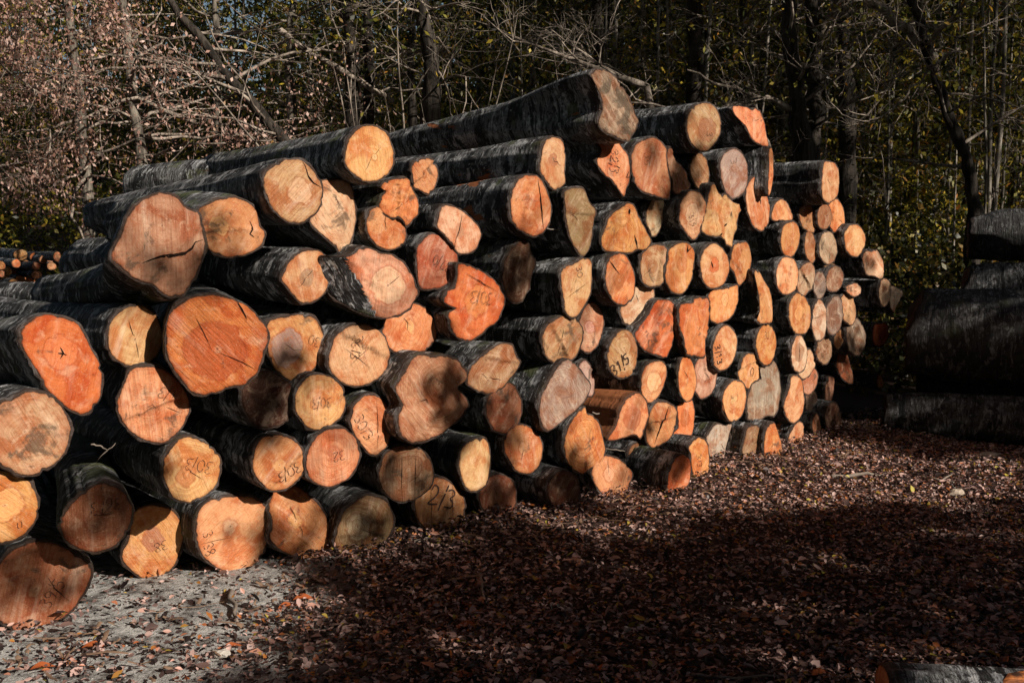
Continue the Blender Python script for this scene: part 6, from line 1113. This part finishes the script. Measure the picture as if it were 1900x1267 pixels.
leaf_mass('undergrowth', "dim leafy bushes between the pile's far end and the side-on logs", 'undergrowth', 9000, (3.3, 10), (10.8, 14.5), (0, 1.7), .09, M_DARKL, 25, -.3)
leaf_mass('understory_leaves', "dark leafy understory filling the wood behind the trunks", 'foliage', 80000, (-20, 22), (17, 30), (0, 9), .15, M_GREEN, 6, -.12, .3)
leaf_mass('low_bushes', "green and yellow bushes behind the far little stack at left", 'bushes', 16000, (-17, -5), (24.6, 28), (0, 3.), .10, M_GREEN, 15, -.1)
leaf_mass('far_wood', "dense dark wood closing off the view far behind", 'wood', 90000, (-27, 60), (42, 62), (-1, 22), .55, M_DARKL, 8, -.6, .1)

# --- unseen trees behind the viewer, crowns shaped to put shade on ground and wood
def lateral(P): return Vector((P[0], P[1], 0)).dot(Vector((-S_H[1], S_H[0], 0)))
def in_poly(x, y, poly):
    c = False; j = len(poly)-1
    for i in range(len(poly)):
        xi, yi = poly[i]; xj, yj = poly[j]
        if (yi > y) != (yj > y) and x < (xj-xi)*(y-yi)/(yj-yi)+xi: c = not c
        j = i
    return c
LIT = [[(.55, 2.75), (1.0, 3.35), (2.6, 3.6), (2.8, 2.6), (.9, 2.3)], [(0.208, 5.214), (0.667, 5.094), (1.195, 5.539), (1.979, 5.717), (2.865, 5.946), (3.180, 5.779), (3.793, 7.071), (2.934, 6.926), (2.588, 7.783), (1.926, 7.261), (1.026, 6.250), (0.426, 5.779)],
       [(-2.279, 3.932), (-1.946, 4.250), (-1.545, 4.356), (-0.826, 4.117), (-0.705, 3.961), (-0.936, 3.789), (-1.029, 3.362), (-1.163, 3.087), (-1.915, 3.087)]]
CL = []          # leaf clump centres
qs = random.Random(77)
def cast(P, s0, s1): 
    s = qs.uniform(s0, s1); CL.append((P[0]+SUN.x*s, P[1]+SUN.y*s, P[2]+SUN.z*s))
n = 0
while n < 7000:                                  # the shaded floor of the clearing
    x = qs.uniform(-4.5, 8.5); y = qs.uniform(.3, 11)
    if (x-.3)*.676-(y-5.8)*.737 < .22: continue
    d = .10
    if any(in_poly(x+a, y+b, L_) for L_ in LIT for a, b in ((0, 0), (d, 0), (-d, 0), (0, d), (0, -d))): continue
    n += 1; cast((x, y, 0), 8.5, 12.5)
for c, k, sp in SHADE_SPOTS if 'SHADE_SPOTS' in globals() else []:
    for i in range(k): cast((c[0]+qs.gauss(0, sp), c[1]+qs.gauss(0, sp), c[2]+qs.gauss(0, sp)), 8.5, 12.)
FACES_IN_SHADE = [((0.316, 5.815, 0.071), 22, .09), ((-0.077, 5.454, 0.103), 12, .09), ((-1.137, 4.483, 0.846), 10, .08), ((-0.756, 4.832, 0.114), 9, .10), ((-1.768, 4.041, 0.396), 10, .11), ((-0.444, 5.254, 0.564), 16, .10), ((-0.559, 5.013, 0.336), 6, .10),
  ((0.856, 6.309, 0.113), 12, .09), ((-0.383, 5.174, 0.012), 10, .09), ((-0.046, 5.483, 0.599), 5, .07), ((-1.889, 3.794, 0.189), 9, .13), ((2.666, 7.968, 0.145), 16, .11), ((2.781, 8.074, 0.470), 8, .10), ((2.949, 8.227, 0.727), 8, .09), ((3.023, 8.159, 0.273), 16, .13), ((-1.020, 4.590, 0.086), 7, .08),
  ((1.245, 6.666, 2.024), 8, .06), ((1.094, 6.528, 1.961), 9, .06), ((0.046, 5.568, 1.396), 8, .08), ((0.704, 6.441, 2.356), 10, .10), ((1.883, 7.387, 2.195), 10, .08), ((-1.534, 4.255, 1.409), 6, .09), ((-1.015, 4.595, 1.013), 4, .06)]
for c, k, sp in FACES_IN_SHADE:
    for i in range(k): cast((c[0]+qs.gauss(0, sp), c[1]+qs.gauss(0, sp), c[2]+qs.gauss(0, sp)), 8.5, 12.)
# the side-on stack at the right lies in shade
for i in range(1300): cast((qs.uniform(4.1, 9), qs.uniform(7.2, 8.6), qs.uniform(.1, 2.4)), 8.5, 12.5)
low = list(CL); CL = []
# the wood beyond: high crowns shade it, thinning to the left where the pink beeches catch the sun
for i in range(2600):
    px = qs.uniform(-.20, .62); y = qs.uniform(12.5, 24); P = (px*y, y, qs.uniform(.5, 9))
    dens = sstep(-.16, .06, px)
    if qs.random() < dens*.22: cast(P, 20, 30)
high = CL

def shade_trees(clumps, ntree, label, size, per, lsz, group):
    rs = np.random.default_rng(len(clumps))
    A = np.array(clumps)
    idx = rs.choice(len(A), ntree, replace=False); C = A[idx, :2].copy()
    for it in range(6):
        w = np.argmin(((A[:, None, :2]-C[None])**2).sum(2), 1)
        for k in range(ntree):
            if (w == k).any(): C[k] = A[w == k, :2].mean(0)
    w = np.argmin(((A[:, None, :2]-C[None])**2).sum(2), 1)
    for k in range(ntree):
        S_ = A[w == k]
        if len(S_) == 0: continue
        x, y = C[k]; z0 = gz(x, y); top = np.median(S_[:, 2])-.25
        root = empty('beech_tree', (x, y, z0)); tag(root, label, 'tree', group)
        V = []; Fc = []
        hs = [0, .25, .5, .75, 1.]
        tube(V, Fc, [(rs.normal()*.1*h, rs.normal()*.1*h, -.2+h*(top-z0)) for h in hs], [.09, .075, .06, .04, .015], 9)
        VB, FB = V, Fc
        for s in S_[::12]:
            e = s-np.array([x, y, z0]); zt = max(.8, e[2]-.5*math.hypot(e[0], e[1]))
            tube(VB, FB, [(0, 0, zt), (e[0]*.5, e[1]*.5, zt+(e[2]-zt)*.35), tuple(e)], [.020, .013, .004], 4, False)
        mesh_obj('trunk', V, Fc, M_TRUNK, root)
        P = np.repeat(S_, per, 0)-np.array([x, y, z0]) + rs.normal(size=(len(S_)*per, 3))*size
        Vl, Fl = leaf_quads(P, np.full(len(P), lsz), rs, aspect=.62)
        np_mesh('crown', Vl, Fl, M_SHADEL, root, rs.random(len(P)))
shade_trees(low, 14, "unseen young beech behind the viewer, crown shaped to shade the clearing", .055, 15, .095, 'unseen young beeches shaped for shade')
shade_trees(high, 14, "unseen tall beech behind the viewer, crown shaped to shade the wood", .30, 22, .30, 'unseen tall beeches shaped for shade')

# added unseen crowns block sky light all round, keeping the low sun's path open
def free(P):
    a, b = ab(P)
    if WOODBOX[0] < a < WOODBOX[1] and WOODBOX[2] < b < WOODBOX[3] and qs.random() < .85: return False
    return not any(k[0] < a < k[1] and k[2] < b < k[3] for k in KEEP)
ADDED_ROOF = []
for k in range(1500):
    x, y = qs.uniform(-15, 15), qs.uniform(-15, 15)
    for z in range(13, 27):
        if free((x, y, z)): ADDED_ROOF.append((x, y, z+qs.uniform(0, 2.))); break
m = 0
while m < 1100:
    a = qs.uniform(R(-35), R(215)); rr = qs.uniform(12.5, 16); P = (rr*math.cos(a), 2-rr*math.sin(a), qs.uniform(.3, 14)); m += 1
    if free(P): ADDED_ROOF.append(P)
SPOTS = [(-9.5, 2), (-6, -5), (0, -7.5), (5.5, -8.5), (14, 4), (13, 8), (-12, 8), (-13, -2), (-11, -10), (3, -12), (11, -14)]
def added_canopy():
    rs = np.random.default_rng(91); A = np.array(ADDED_ROOF); C = np.array(SPOTS)
    w = np.argmin(((A[:, None, :2]-C[None])**2).sum(2), 1)
    for k, (x, y) in enumerate(SPOTS):
        S_ = A[w == k]; z0 = gz(x, y)
        root = empty('beech_tree', (x, y, z0)); tag(root, "old beech at the clearing's edge outside the photo, roofing it with leaves", 'tree', 'added old beeches blocking sky light')
        V = []; Fc = []
        tube(V, Fc, [(0, 0, -.3), (.05, 0, 4), (0, .1, 9), (0, 0, 15)], [.34, .26, .2, .08], 10)
        for s_ in S_[::10]:
            e = s_-np.array([x, y, z0]); zt = min(12, max(1., e[2]-.6*math.hypot(e[0], e[1])))
            tube(V, Fc, [(0, 0, zt), (e[0]*.5, e[1]*.5, zt+(e[2]-zt)*.4), tuple(e)], [.06, .035, .008], 4, False)
        mesh_obj('trunk', V, Fc, M_TRUNK, root)
        P = np.repeat(S_, 34, 0)-np.array([x, y, z0]) + rs.normal(size=(len(S_)*34, 3))*np.array([.6, .6, .45])
        Vl, Fl = leaf_quads(P, np.full(len(P), .42), rs, aspect=.7)
        np_mesh('crown', Vl, Fl, M_SHADEL, root, rs.random(len(P)))
added_canopy()

# =====================================================================  light, camera
w = bpy.data.worlds.new('World'); scene.world = w; w.use_nodes = True
nt = w.node_tree; bg = nt.nodes['Background']
sky = nt.nodes.new('ShaderNodeTexSky'); sky.sky_type = 'NISHITA'; sky.sun_disc = False
sky.sun_elevation = SUN_EL; sky.sun_rotation = math.atan2(SUN.x, SUN.y); sky.air_density = 1.2; sky.dust_density = 1.5
nt.links.new(sky.outputs[0], bg.inputs[0]); bg.inputs[1].default_value = .05
sl = bpy.data.lights.new('sun', 'SUN'); sl.energy = 5; sl.angle = R(.5); sl.color = (1., .90, .78)
so = bpy.data.objects.new('sun', sl); COL.objects.link(so)
so.rotation_euler = SUN.to_track_quat('Z', 'Y').to_euler(); so.location = SUN*40

cd = bpy.data.cameras.new('camera'); cam = bpy.data.objects.new('camera', cd); COL.objects.link(cam)
cam.location = (0, 0, 1.55); cd.sensor_width = 36; cd.lens = 36*1800/1900
cam.rotation_euler = (R(90)-math.atan2(173.5, 1800), 0, 0)
cd.clip_start = .05; cd.clip_end = 500
scene.camera = cam
scene.view_settings.view_transform = 'Standard'; scene.view_settings.look = 'None'
scene.view_settings.exposure = .27; scene.view_settings.gamma = 1
